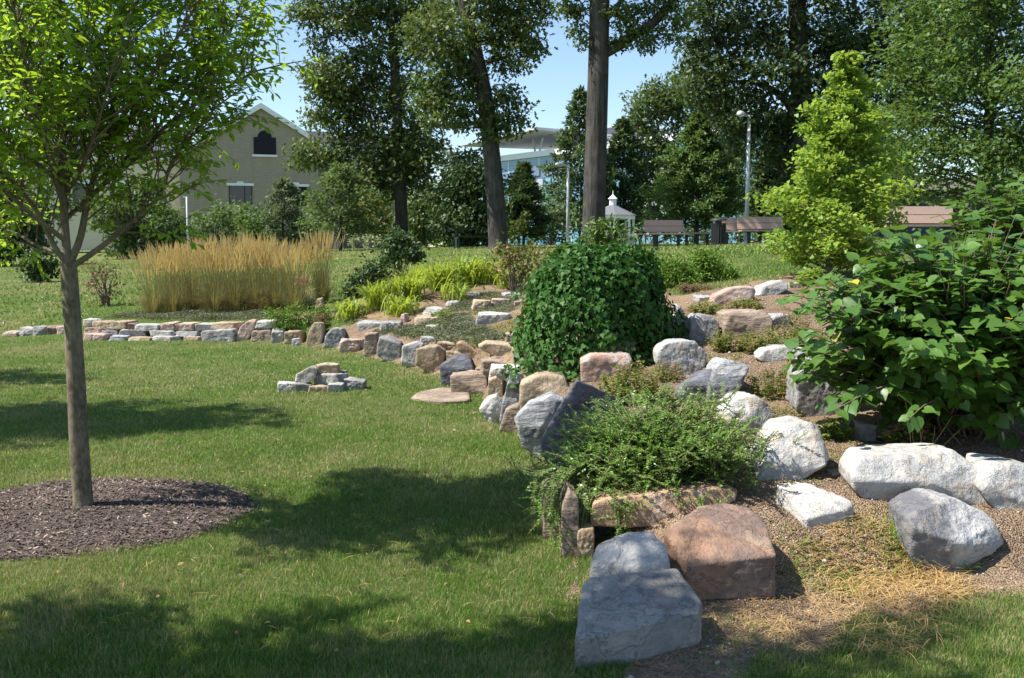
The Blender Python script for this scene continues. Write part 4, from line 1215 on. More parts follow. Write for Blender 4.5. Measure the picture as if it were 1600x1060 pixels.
# big-leaf redbud shrubs
def redbud(label, c, rad, n, base, leaf, extra=()):
    root = thing('redbud_shrub', label, 'shrub', base)
    tb = []
    c = np.array(c); rad = np.array(rad)
    nb = int(n / 9)
    d = unit(rng.normal(0, 1, (nb, 3)) * np.array([1, 1, .9]) + np.array([0, 0, .18]))
    tips = c + d * rad * (rng.random(nb) ** .33)[:, None] * (1 + .10 * np.sin(d[:, :1] * 9 + d[:, 2:] * 7))
    tips = np.vstack([tips] + [np.array([tuple(e)]) for e in extra])
    stems_ = [Vector(base) + Vector((rng.normal(0, .06), rng.normal(0, .06), 0)) for i in range(7)]
    CC, AA, NN = [], [], []
    for t in tips:
        s = stems_[rng.integers(0, 7)]; tv = V3(t)
        cc = V3(c - np.array([0, 0, rad[2] * .5]))
        j = s.lerp(cc, .7) + Vector(rng.normal(0, .12, 3))
        out = (tv - V3(c)).normalized()
        path = spline([s, j, j.lerp(tv, .6) + Vector((0, 0, .05)), tv], 4)
        tb.append(tube(taper(path, .012, .0025), 4))
        k = rng.integers(7, 12)
        ln = len(path)
        for i in range(k):
            u = 1 - .42 * i / k
            idx = min(int(u * (ln - 1)), ln - 2)
            p = path[idx].lerp(path[idx + 1], u * (ln - 1) - idx)
            side = out.cross(Vector((0, 0, 1))).normalized() * (1 if i % 2 else -1)
            ad = (out * .55 + side * .9 + Vector(rng.normal(0, .3, 3)) - Vector((0, 0, .28))).normalized()
            CC.append(tuple(p + ad * .025)); AA.append(tuple(ad))
            NN.append(tuple(Vector((0, 0, 1)) + out * .35 + Vector(rng.normal(0, .27, 3))))
    v, f = concat(tb); mesh_obj('stems', v, f, MAT['twig'], root, smooth=True)
    sz = leaf * rng.uniform(.6, 1.2, len(CC))
    leaves('foliage', np.array(CC), np.array(AA), unit(np.array(NN)), sz, sz * 1.0, 'heart', MAT['redbud_leaf'], root)
rb = G(1500, 690); rb = Vector((rb.x + .15, rb.y + .35, 0)); rb.z = h1(rb.x, rb.y) - .03
redbud('large shrub with broad heart shaped green leaves at the right edge', (P(1470, 490, 6.4).x + .08, 6.35, P(1470, 512, 6.4).z), (1.06, .9, .70), 8800, rb, .086,
       [P(1225, 468, 5.8), P(1238, 462, 5.75), P(1252, 480, 5.8), P(1262, 520, 5.75), P(1305, 640, 5.5), P(1420, 655, 5.45), P(1330, 400, 6.2), P(1290, 430, 6.0), P(1440, 545, 5.35), P(1420, 530, 5.35), P(1445, 530, 5.36)])
rb2 = on_ground(1590, 8.4); 
redbud('taller shrub of broad leaves behind the large heart leaved shrub', tuple(P(1580, 385, 8.2)), (.62, .6, .62), 2400, rb2, .085)

# spreading evergreen over the near rocks
D = 5.7
cb = G(1020, 742); cb.z = h1(cb.x, cb.y)
ct = thing('spreading_evergreen', 'feathery spreading evergreen shrub draped over the stones in front of the ivy', 'shrub', cb)
tb, CC, AA, NN = [], [], [], []
def cot_leaves(path, step=.0085):
    pa = [Vector(p) for p in path]
    for a, b_ in zip(pa[:-1], pa[1:]):
        d = (b_ - a); L_ = d.length
        if L_ < 1e-5: continue
        d.normalize()
        k = max(1, int(L_ / step))
        side = d.cross(Vector((0, 0, 1)))
        side = side.normalized() if side.length > .05 else Vector((1, 0, 0))
        for i in range(k):
            p = a.lerp(b_, (i + rng.random()) / k)
            for sg in (1, -1):
                ad = d * .45 + side * sg + Vector(rng.normal(0, .28, 3)) + Vector((0, 0, .15))
                CC.append(tuple(p)); AA.append(tuple(ad)); NN.append((rng.normal(0, .4), rng.normal(0, .4) - .1, 1.0))
def sweep(s, az, ln, rise, drop, floor):
    pts = []
    for t in np.linspace(0, 1, 7):
        r = ln * t
        x = s.x + math.cos(az) * r; y = s.y + math.sin(az) * r
        z = s.z + rise * math.sin(min(t * 1.9, 1.6)) - drop * t * t
        z = max(z, floor(x, y))
        pts.append(Vector((x, y, z)))
    return pts
def flo(x, y):
    return h1(x, y) + .03
for i in range(270):
    az = rng.uniform(0, 2 * math.pi)
    toward_wall = max(0, math.cos(az - R(205)))
    ln = rng.uniform(.28, .52) * (1 + .45 * abs(math.cos(az))) * (1 + .12 * toward_wall)
    rise = rng.uniform(.05, .36)
    if i % 4 == 0: ln *= .6; rise = rng.uniform(.3, .5)
    pts = sweep(cb + Vector((rng.normal(0, .07), rng.normal(0, .07), 0)), az, ln, rise, .12 + .22 * toward_wall, flo)
    tb.append(tube(taper(pts, .006, .0018), 4))
    cot_leaves(pts[2:])
    for j in range(2, 6):
        for sg in (1, -1):
            if rng.random() < .12: continue
            a2 = az + sg * rng.uniform(.5, 1.1)
            l2 = rng.uniform(.07, .20)
            p2 = [pts[j] + Vector((math.cos(a2) * l2 * t, math.sin(a2) * l2 * t, rng.uniform(-.02, .12) * t)) for t in (0, .5, 1)]
            tb.append(tube(taper(p2, .003, .0012), 3))
            cot_leaves(p2)
for (px, py, d_) in ((1045, 602, 0), (975, 640, .1), (1012, 640, -.05), (1085, 640, .1), (900, 650, .1), (880, 672, 0), (885, 695, -.1), (1165, 640, .05), (1120, 655, .15), (840, 745, -.2), (855, 770, -.25), (1010, 655, .2)) * 2 + ((1045, 605, .03), (1052, 625, .1), (1035, 628, -.08), (940, 655, .1), (1120, 630, .1)) * 2:
    tip = P(px, py, D + d_) + Vector(rng.normal(0, .012, 3))
    sx = cb + Vector(((tip.x - cb.x) * .35, .05, .02))
    pts = spline([sx, sx.lerp(tip, .5) + Vector((0, 0, -.02)), tip], 4)
    tb.append(tube(taper(pts, .007, .0018), 4)); cot_leaves(pts[2:])
    for j in range(3, len(pts) - 1):
        for sg in (1, -1):
            l2 = .15 * (1 - j / len(pts)) + .03
            dv = Vector((sg * .8, rng.normal(0, .6), .55)).normalized() * l2
            p2 = [pts[j], pts[j] + dv * .5, pts[j] + dv]
            tb.append(tube(taper(p2, .003, .0012), 3)); cot_leaves(p2)
# strands hanging over the wall at its left and front
for (a, b_, c) in (((885, 765), (878, 800), (872, 850)), ((905, 770), (900, 820), (905, 860)), ((920, 765), (915, 800), (910, 835)), ((960, 770), (966, 790), (972, 835)), ((975, 775), (985, 790), (998, 800)),
                   ((870, 760), (862, 785), (866, 815)), ((895, 770), (888, 810), (880, 830)), ((945, 770), (958, 785), (990, 795)), ((855, 745), (850, 780), (848, 815)), ((880, 750), (872, 790), (884, 845)), ((870, 740), (856, 765), (852, 800)), ((900, 760), (895, 800), (888, 850)), ((860, 735), (838, 740), (815, 735)), ((865, 745), (845, 760), (838, 775))):
    pts = spline([P(*a, 5.05), P(*b_, 4.95), P(*c, 4.9)], 4)
    for q in range(4):
        o = Vector(rng.normal(0, .026, 3))
        tb.append(tube(taper([p + o for p in pts], .004, .0015), 3)); cot_leaves([p + o for p in pts])
v, f = concat(tb); mesh_obj('stems', v, f, MAT['twig'], ct, smooth=True)
print('evergreen leaves', len(CC))
leaves('foliage', np.array(CC), np.array(AA), np.array(NN), rng.uniform(.013, .023, len(CC)), rng.uniform(.006, .0105, len(CC)), 'diamond', MAT['cot_leaf'], ct)

# ornamental grass clumps
def grass_clump(px, py, D, hgt, label, group='tall plumed grass clumps', wide=1.0):
    b0 = P(px, py, D); b0.z = h1(b0.x, b0.y)
    root = thing('ornamental_grass', label, 'ornamental grass', b0, group)
    lv, stm, plm = [], [], []
    for i in range(330):
        az = rng.uniform(0, 6.283); r0_ = abs(rng.normal(0, .10)) * wide
        s = b0 + Vector((math.cos(az) * r0_, math.sin(az) * r0_, 0))
        L_ = rng.uniform(.45, .95) * hgt / 1.3; sp_ = rng.uniform(.10, .55) * wide
        dr = Vector((math.cos(az), math.sin(az), 0))
        pts = [s + dr * sp_ * t ** 1.8 + Vector((0, 0, L_ * (t - .30 * t ** 3 * (sp_ / .25)))) for t in np.linspace(0, 1, 6)]
        lv.append((pts, rng.uniform(.007, .012), dr.cross(Vector((0, 0, 1))).normalized().lerp(Vector((1, 0, 0)), .4)))
    for i in range(120):
        az = rng.uniform(0, 6.283); r0_ = abs(rng.normal(0, .12)) * wide
        s = b0 + Vector((math.cos(az) * r0_, math.sin(az) * r0_, 0))
        L_ = hgt * rng.uniform(.70, 1.08); sp_ = rng.uniform(.03, .44) * wide
        dr = Vector((math.cos(az), math.sin(az), 0))
        pts = [s + dr * sp_ * t ** 1.5 + Vector((0, 0, L_ * t)) for t in np.linspace(0, 1, 7)]
        stm.append((pts, .006, Vector((1, 0, 0))))
        d = (pts[-1] - pts[-2]).normalized(); ph_ = rng.uniform(.18, .30)
        pp = [pts[-1] - d * .05 + d * ph_ * t for t in np.linspace(0, 1, 5)]
        plm.append((pp, rng.uniform(.013, .024), Vector((1, .2, 0)).normalized())); plm.append((pp, .015, Vector((0, 1, 0))))
    v, f = ribbons(lv + stm); mesh_obj('blades', v, f, MAT['blade'], root)
    v, f = ribbons(plm); mesh_obj('plumes', v, f, MAT['plume'], root)
lab = 'tall clump of buff plumed ornamental grass in the row behind the low stone wall'
for i, px in enumerate((240, 272, 302, 334, 366, 398, 430, 462)):
    grass_clump(px, 482 + rng.normal(0, 3), 18.4 + rng.normal(0, .15), 1.02 + .16 * math.sin(i / 7 * math.pi) + rng.normal(0, .03), lab)
for i, px in enumerate((262, 300, 340, 380, 420, 455)):
    grass_clump(px, 476, 19.4, 1.06 + .16 * math.sin(i / 5 * math.pi), lab)
grass_clump(503, 476, 18.6, 1.22, 'narrower plumed grass clump standing apart at the right end of its row', wide=.75)
# flopped straw tuft
b0 = G(455, 478); t = thing('straw_tuft', 'flopped straw coloured grass tuft at the foot of the plumed grass', 'grass tuft', b0)
rb_ = []
for i in range(90):
    az = rng.uniform(0, 6.28); dr = Vector((math.cos(az), math.sin(az) * .5, 0)); L_ = rng.uniform(.3, .75)
    rb_.append(([b0 + dr * L_ * t_ + Vector((0, 0, .28 * math.sin(t_ * 2.8) * L_ * 1.5 + .03)) for t_ in np.linspace(0, 1, 6)], .012, Vector((.7, .7, 0))))
v, f = ribbons(rb_); mesh_obj('blades', v, f, MAT['straw'], t)

for px, py, lb_ in ((255, 488, 'leaning straw tuft at the left foot of the plumed grass'), (330, 488, 'fallen straw tuft at the middle foot of the plumed grass'), (405, 486, 'drooping straw tuft below the right half of the plumed grass')):
    b0 = G(px, py); t = thing('straw_tuft', lb_, 'grass tuft', b0)
    rb_ = []
    for i in range(60):
        az = rng.uniform(0, 6.28); dr = Vector((math.cos(az), math.sin(az) * .5, 0)); L_ = rng.uniform(.25, .6)
        rb_.append(([b0 + Vector((rng.normal(0, .12), rng.normal(0, .04), 0)) + dr * L_ * t_ + Vector((0, 0, .3 * math.sin(t_ * 2.8) * L_ * 1.5 + .03)) for t_ in np.linspace(0, 1, 6)], .010, Vector((.7, .7, 0))))
    v, f = ribbons(rb_); mesh_obj('blades', v, f, MAT['straw'], t)
# daylilies
def lily(px, py, D, L0_, n, label):
    b0 = P(px, py, D); b0.z = h1(b0.x, b0.y)
    t = thing('daylily_clump', label, 'daylily', b0, 'yellow green daylily clumps')
    rb_ = []
    for i in range(n):
        az = rng.uniform(0, 6.28); dr = Vector((math.cos(az), math.sin(az), 0)); L_ = 1.55 * L0_ * rng.uniform(.6, 1.1); o = rng.uniform(.25, .8)
        s = b0 + Vector((rng.normal(0, .13), rng.normal(0, .12), 0))
        pts = [s + dr * L_ * o * t_ ** 1.4 + Vector((0, 0, L_ * (1.05 * t_ - (.35 + o * .55) * t_ ** 2.4))) for t_ in np.linspace(0, 1, 7)]
        rb_.append((pts, rng.uniform(.022, .038), dr.cross(Vector((0, 0, 1)))))
    v, f = ribbons(rb_); mesh_obj('leaves', v, f, MAT['lily_leaf'], t)
for px, py, D_, L_, n_, lb_ in ((545, 492, 16.4, .42, 60, 'small daylily clump right of the pointed pale stone'), (592, 484, 16.6, .55, 110, 'broad daylily clump above the flat pale slabs'),
                           (640, 480, 16.7, .58, 100, 'daylily clump in front of the small dark round bush'), (625, 494, 15.9, .42, 60, 'low daylily clump touching the two flat pale slabs'),
                           (690, 468, 17.2, .60, 100, 'daylily clump left of the white stone among the leaves'), (735, 463, 17.6, .66, 110, 'tall daylily clump behind the small white stones'),
                           (768, 452, 18.0, .5, 60, 'daylily clump just left of the bronze leaved shrub'), (655, 452, 18.2, .55, 80, 'daylily clump at the foot of the round bush'),
                           (798, 455, 17.0, .42, 50, 'small bright daylily clump between bronze shrub and ivy'), (715, 482, 16.3, .38, 40, 'short daylily clump in front of white stone')):
    lily(px, py, D_, L_, int(n_ * 1.7), lb_)

# shrubs round the beds
def gshrub(name, label, px, py, blobs, leafm, leaf, **kw):
    g_ = G(px, py)
    return shrub(name, label, px, g_.y, blobs, leafm, leaf, base=g_, **kw)
shrub('round_bush', 'dark green round bush with a bare short stem behind the daylilies', 625, 20.5, [(625, 385, 24), (608, 395, 18), (642, 395, 16), (622, 372, 14), (648, 400, 8)], MAT['dark_leaf'], .10, cl=.14, base=on_ground(625, 20.5), per_area=1.2)
shrub('round_bush', 'darker low bush left of the round bush, beside the plumed grass', 575, 18.6, [(570, 440, 26), (598, 440, 24), (555, 450, 18), (585, 418, 16), (612, 450, 14)], MAT['dark_leaf'], .075, cl=.13, base=on_ground(580, 18.6), per_area=1.25)
gshrub('bronze_shrub', 'open shrub of bronze tinged leaves left of the ivy dome', 805, 456, [(800, 400, 22), (830, 395, 22), (780, 412, 16), (815, 420, 18), (845, 410, 16), (790, 385, 12)], MAT['bronze'], .085, cl=.16, per_area=.6)
shrub('leafy_bush', 'light green leafy bush rising behind the top of the ivy dome', 945, 13.2, [(945, 358, 18), (925, 368, 14), (968, 366, 14), (950, 380, 20), (935, 395, 18)], MAT['pin_leaf'], .10, cl=.13, base=on_ground(945, 13.2), per_area=1.1, tm='oval', width=.35)
for a_ in ((1062, 440, [(1058, 432, 24), (1040, 436, 18), (1078, 438, 17), (1050, 420, 14)], 'low bright green juniper mound right of the ivy dome'),
           (1105, 438, [(1108, 422, 28), (1100, 408, 17), (1130, 430, 18), (1088, 434, 16), (1115, 440, 20)], 'taller bright green juniper mound behind the ridge stones')):
    shrub('juniper_mound', a_[3], a_[0], 13.0, a_[2], MAT['juniper_leaf'], .075, cl=.10, base=on_ground(a_[0], 13.0), tm='diamond', width=.24, per=30, updir=.2, per_area=2.3)
gshrub('creeping_juniper', 'dark green creeping juniper spilling over the stone wall', 465, 512, [(440, 495, 14), (465, 492, 14), (490, 495, 14), (510, 500, 12), (450, 505, 14), (480, 508, 14), (425, 492, 8), (515, 488, 8)], MAT['juniper_leaf'], .08, cl=.12, tm='diamond', width=.25, per=26, per_area=1.1)
gshrub('silver_sage', 'grey green feathery sage clump below the plumed grass', 478, 482, [(475, 465, 12), (490, 468, 10), (465, 472, 9)], MAT['sage'], .06, cl=.1, tm='diamond', width=.25, per=20)
gshrub('pink_sedum', 'small plant with dusty pink flower heads beside the plumed grass', 472, 470, [(465, 440, 7), (478, 437, 7), (470, 450, 8)], MAT['pinkfl'], .05, cl=.1, tm='oval')
gshrub('dying_shrub', 'sparse reddish brown dying shrub right of the young tree trunk', 168, 478, [(160, 420, 20), (145, 440, 16), (170, 445, 18), (155, 460, 16), (140, 415, 12), (175, 425, 10)], MAT['dead'], .075, cl=.16, per_area=.45, per=10)
shrub('small_tree', 'small dark round tree on the left lawn beside the young tree trunk', 62, 27, [(60, 415, 18), (75, 422, 15), (48, 425, 14), (62, 400, 14), (80, 410, 10)], MAT['dark_leaf'], .13, cat='tree', cl=.2, base=on_ground(62, 27), per_area=1.1)

def weed(px, py, w, hpx, leafm, leaf, label, name='low_plant', n=500, heads=None, cat='plant', stalks=24):
    b0 = G(px, py); k = b0.y / F
    t = thing(name, label, cat, b0, 'low plants among the rocks')
    tb, tips = [], []
    for i in range(stalks):
        a = rng.uniform(0, 6.28); r_ = math.sqrt(rng.random()) * w * k * .5
        e = b0 + Vector((r_ * math.cos(a), r_ * math.sin(a) * .8, hpx * k * rng.uniform(.5, 1.05) * (1 - .45 * (r_ / (w * k * .5)) ** 2)))
        s = b0 + Vector((r_ * .6 * math.cos(a), r_ * .6 * math.sin(a), -.01))
        tb.append(tube([(s, .003), (s.lerp(e, .5), .0025), (e, .0015)], 3)); tips.append((s, e))
    v, f = concat(tb); mesh_obj('stems', v, f, MAT['straw'] if heads else MAT['twig'], t)
    n = int(n * 1.7); leaf = leaf * 1.25; idx = rng.integers(0, len(tips), n); u = rng.random(n) ** .7
    S = np.array([tuple(a) for a, b_ in tips])[idx]; E = np.array([tuple(b_) for a, b_ in tips])[idx]
    C = S + (E - S) * u[:, None] + rng.normal(0, .018, (n, 3))
    leaves('foliage', C, rnd_dirs(n, .1), unit(rng.normal(0, .5, (n, 3)) + np.array([0, 0, 1])), leaf * rng.uniform(.6, 1.3, n), leaf * .5, 'oval', leafm, t)
    if heads:
        m_ = n // 2
        idx = rng.integers(0, len(tips), m_)
        C = np.array([tuple(b_) for a, b_ in tips])[idx] + rng.normal(0, .014, (m_, 3))
        prop(leaves('seed_heads', C, rnd_dirs(m_), rng.normal(0, 1, (m_, 3)), .013 * rng.uniform(.6, 1.5, m_), .010, 'pebble', heads, t), kind='stuff')
weed(1012, 548, 80, 48, MAT['weed'], .022, 'dry plant with brown seed heads at the right foot of the ivy', heads=MAT['dryhead'], n=600, stalks=70)
weed(985, 628, 110, 66, MAT['weed'], .026, 'bushy dull green plant between the layered tan boulder and the evergreen', n=1500, stalks=60)
weed(1040, 596, 60, 36, MAT['weed'], .022, 'spotted dry plant in front of the white boulder', heads=MAT['dryhead'], n=300, stalks=26)
weed(1140, 550, 70, 38, MAT['weed'], .024, 'low green plant left below the wide brown boulder', n=900)
weed(1185, 552, 60, 44, MAT['weed'], .024, 'low green plant in front of the wide brown boulder', n=900)
weed(1235, 540, 80, 50, MAT['weed'], .024, 'loose brownish plant right of the wide brown boulder', heads=MAT['dryhead'], n=700)
weed(1215, 622, 100, 52, MAT['weed'], .022, 'straggly half dry plant right of the slanted grey boulder', heads=MAT['dryhead'], n=1200, stalks=50)
weed(1105, 492, 70, 22, MAT['weed'], .026, 'low green mat plant above the pair of pale upright stones', n=700)
weed(1165, 482, 60, 16, MAT['weed'], .024, 'flat green plant between the ridge stones and wide brown boulder', n=500)
weed(1300, 690, 44, 42, MAT['crab'], .05, 'thin grassy weed at the tip of the white pyramid boulder', n=120, stalks=26)
weed(1415, 700, 70, 50, MAT['weed'], .045, 'green weed under the big leaf shrub beside dry stalks', n=420, stalks=36)
weed(1270, 446, 50, 26, MAT['ginkgo_leaf'], .05, 'yellow green shoots at the foot of the yellow green tree', n=320)
weed(1085, 455, 70, 14, MAT['dead'], .025, 'brown twiggy heather in front of the juniper mounds', n=500)
weed(500, 515, 30, 26, MAT['dead'], .03, 'reddish green low plant at the end of the creeping juniper', n=350)
weed(690, 500, 40, 18, MAT['crab'], .04, 'small bright green plant in front of the daylilies', n=260)
# tall dry stalks
b0 = G(1440, 712); t = thing('dry_stalks', 'few tall bare dry stalks in front of the big leaf shrub', 'plant', b0, 'low plants among the rocks')
rb_ = []
for px, py, qx, qy in ((1424, 708, 1412, 618), (1428, 708, 1418, 640), (1436, 710, 1440, 650), (1446, 712, 1488, 650), (1452, 712, 1460, 665), (1440, 710, 1432, 655), (1458, 712, 1500, 672)):
    a, c = P(px, py, b0.y), P(qx, qy, b0.y - .05)
    rb_.append((tube(taper(spline([a, a.lerp(c, .6) + Vector((.01, 0, .01)), c], 4), .0035, .0015), 4)))
v, f = concat(rb_); mesh_obj('stems', v, f, MAT['straw'], t)

# dry grass patch and crabgrass in the bed
def tuft(px, py, w, n, L_, flatn, mat_, label, wd=.006, name='grass_tuft'):
    b0 = G(px, py); k = b0.y / F
    t = thing(name, label, 'grass tuft', b0, 'grass tufts in the gravel bed')
    rb_ = []
    for i in range(n):
        a = rng.uniform(0, 6.28); r_ = math.sqrt(rng.random()) * w * k * .5
        x, y = b0.x + r_ * math.cos(a), b0.y + r_ * math.sin(a) * 1.3
        s = Vector((x, y, h1(x, y) + .012))
        az = rng.uniform(0, 6.28); dr = Vector((math.cos(az), math.sin(az), 0)); l = L_ * rng.uniform(.5, 1.2); up = rng.uniform(.1, 1) * (1 - flatn)
        pts = [s + dr * l * u * (1.0 - .5 * up) + Vector((0, 0, l * (up * u + .12 * math.sin(3 * u) - .45 * up * u * u))) for u in np.linspace(0, 1, 5)]
        rb_.append((pts, wd * rng.uniform(.6, 1.3), dr.cross(Vector((0, 0, 1)))))
    v, f = ribbons(rb_); mesh_obj('blades', v, f, mat_, t)
tuft(1375, 905, 210, 1000, .17, .72, MAT['straw'], 'flattened patch of dry orange straw before the dark and white boulder', .0045)
tuft(1300, 950, 300, 900, .15, .9, MAT['straw'], 'thin scatter of greyish straw along the front of the bed', .003)
tuft(1455, 915, 120, 420, .15, .6, MAT['straw'], 'dry grass at the front foot of the dark and white boulder', .004)
tuft(1370, 865, 110, 120, .17, .2, MAT['crab'], 'yellow green grass tuft left of the dark and white boulder')
tuft(1415, 850, 50, 90, .20, .1, MAT['crab'], 'upright green grass tuft against the dark and white boulder')
tuft(1290, 905, 110, 220, .10, .4, MAT['crab'], 'low green grass tuft in the shade behind the straw')
tuft(1495, 885, 40, 40, .12, .3, MAT['crab'], 'small green tuft at the front foot of the dark and white boulder')
tuft(1180, 985, 170, 260, .10, .8, MAT['straw'], 'thin dead grass beside the front blue grey boulder', .003)
tuft(1130, 1010, 200, 300, .07, .3, MAT['crab'], 'ragged lawn edge grass right of the front blue grey boulder', .004)

# thyme and sedum carpets
def carpet(name, poly_px, n, leaf, hgt, mat_, label=None):
    pts = np.array([tuple(G(*p))[:2] for p in poly_px])
    x, y = scatter(n, pts[:, 0].min(), pts[:, 0].max(), pts[:, 1].min(), pts[:, 1].max())
    d = dist_line(x, y, np.vstack([pts, pts[:1]]))
    wv = .5 + .5 * np.sin(x * 5 + np.sin(y * 4)) * np.sin(y * 6)
    k = in_poly(x, y, pts) & (rng.random(n) < np.clip(d / .12, .15, 1)) & (rng.random(n) < .45 + .6 * wv)
    x, y, d, wv = x[k], y[k], d[k], wv[k]; n = len(x)
    z = H(x, y) + rng.random(n) * hgt * np.clip(d / .15, .3, 1) * (.5 + wv)
    return prop(leaves(name, np.stack([x, y, z], 1), rnd_dirs(n, .3), unit(rng.normal(0, .5, (n, 3)) + np.array([0, 0, 1])), leaf * rng.uniform(.6, 1.3, n), leaf * .5, 'diamond', mat_), kind='stuff')
carpet('thyme_ground_cover', [(575, 520), (600, 513), (640, 508), (690, 500), (735, 490), (745, 505), (785, 520), (805, 540), (760, 556), (735, 553), (700, 545), (660, 538), (620, 530), (590, 528)], 170000, .034, .06, MAT['thyme'])
carpet('thyme_ground_cover', [(690, 492), (700, 470), (740, 458), (790, 458), (815, 470), (812, 486), (795, 492), (740, 490)], 60000, .026, .05, MAT['thyme'])
carpet('thyme_ground_cover', [(140, 500), (220, 490), (320, 489), (420, 486), (425, 500), (340, 503), (240, 502)], 40000, .03, .06, MAT['thyme'])

def herbs(poly_px, n, leaf, hgt, mat_):
    pts = np.array([tuple(G(*p))[:2] for p in poly_px])
    x, y = scatter(n, pts[:, 0].min(), pts[:, 0].max(), pts[:, 1].min(), pts[:, 1].max())
    wv = np.array([noise.fractal(Vector((a * 2.2, b_ * 2.2, 3.3)), 1.0, 2.0, 3) for a, b_ in zip(x, y)])
    k = in_poly(x, y, pts) & (wv > .12 + .25 * rng.random(n))
    x, y, wv = x[k], y[k], wv[k]; n = len(x)
    z = H(x, y) + rng.random(n) * hgt * np.clip(wv * 2.2, .2, 1)
    prop(leaves('bed_weeds', np.stack([x, y, z], 1), rnd_dirs(n, .3), unit(rng.normal(0, .5, (n, 3)) + np.array([0, 0, 1])), leaf * rng.uniform(.6, 1.4, n), leaf * .5, 'oval', mat_), kind='stuff')
herbs([(1060, 470), (1180, 476), (1300, 452), (1300, 560), (1250, 660), (1120, 650), (1050, 600), (930, 610), (900, 590), (1000, 560)], 60000, .024, .07, MAT['weed'])
herbs([(540, 498), (600, 478), (700, 470), (800, 458), (815, 500), (820, 560), (740, 556), (600, 512)], 50000, .028, .06, MAT['weed'])
herbs([(1180, 760), (1320, 690), (1500, 700), (1600, 720), (1600, 900), (1200, 930)], 16000, .016, .03, MAT['weed'])

# ------------------------------------------------------------------ rocks
def ico_dirs(sub):
    bm = bmesh.new(); bmesh.ops.create_icosphere(bm, subdivisions=sub, radius=1)
    bm.verts.ensure_lookup_table()
    V = np.array([tuple(v.co) for v in bm.verts]); Fq = np.array([[v.index for v in f.verts] for f in bm.faces])
    bm.free(); return unit(V), Fq
ICO = {s: ico_dirs(s) for s in (4, 5, 6)}

def hull_rock(pts, label, mat, group=None, p=44, rough=.05, sub=4, name='boulder', cat='rock', cuts=(9, .76)):
    pts = np.array([tuple(q) for q in pts], float)
    c = (pts.max(0) + pts.min(0)) / 2 * .5 + pts.mean(0) * .5
    s = np.maximum((pts.max(0) - pts.min(0)) / 2, .01)
    q = (pts - c) / s
    bm = bmesh.new()
    for v in q: bm.verts.new(v)
    bmesh.ops.convex_hull(bm, input=bm.verts)
    pl = []
    for f in bm.faces:
        f.normal_update()
        nrm = np.array(f.normal); d = float(nrm @ np.array(f.verts[0].co))
        if d < 0: nrm, d = -nrm, -d
        if f.calc_area() > 1e-5: pl.append((*nrm, max(d, .04)))
    bm.free()
    for i in range(cuts[0]):      # broken-off facets
        nrm = unit(rng.normal(0, 1, 3) * np.array([1, 1, .8]))
        pl.append((*nrm, max(.05, float((q @ nrm).max()) * rng.uniform(cuts[1], .98))))
    pl = sorted(pl, key=lambda a: a[3])
    # merge planes that nearly coincide, so that corners are not over-rounded
    keep = []
    for a in map(np.array, pl):
        if not any(a[:3] @ b[:3] > .985 and abs(a[3] - b[3]) < .06 for b in keep): keep.append(a)
    pl = np.array(keep)
    dirs, Fq = ICO[max(sub, 5)]
    t = np.maximum(dirs @ pl[:, :3].T, 0) / pl[:, 3]
    p = max(p * 3.4, 60)
    r = (t ** p).sum(1) ** (-1.0 / p)
    V = dirs * r[:, None] * s
    size = float(np.mean(s)); off = Vector(rng.uniform(-50, 50, 3))
    k1 = 1.6 / size
    nd = unit(V / s ** 1.2)
    amp = .75 * rough * min(s.min() * 1.6, size)
    disp = np.empty(len(V))
    for i, v in enumerate(V):
        vv = Vector(v) * k1
        a = noise.fractal(vv * .9 + off, 1.0, 2.1, 3)
        b_ = noise.fractal(vv * 3.2 + off, 1.0, 2.1, 3)
        w = noise.voronoi(vv * 1.1 + off)[0]
        disp[i] = a * .45 + b_ * .4 + .5 * math.floor(a * 4 + b_ * .8) / 4 - min(.3, max(0, .22 - (w[1] - w[0])) * 1.2)
    V = V + nd * (disp * amp)[:, None]
    W = V + c
    org = Vector((c[0], c[1], float(pts[:, 2].min())))
    o = mesh_obj(name, W, Fq, RK[mat], origin=org, smooth=True)
    return prop(o, label, cat, group)

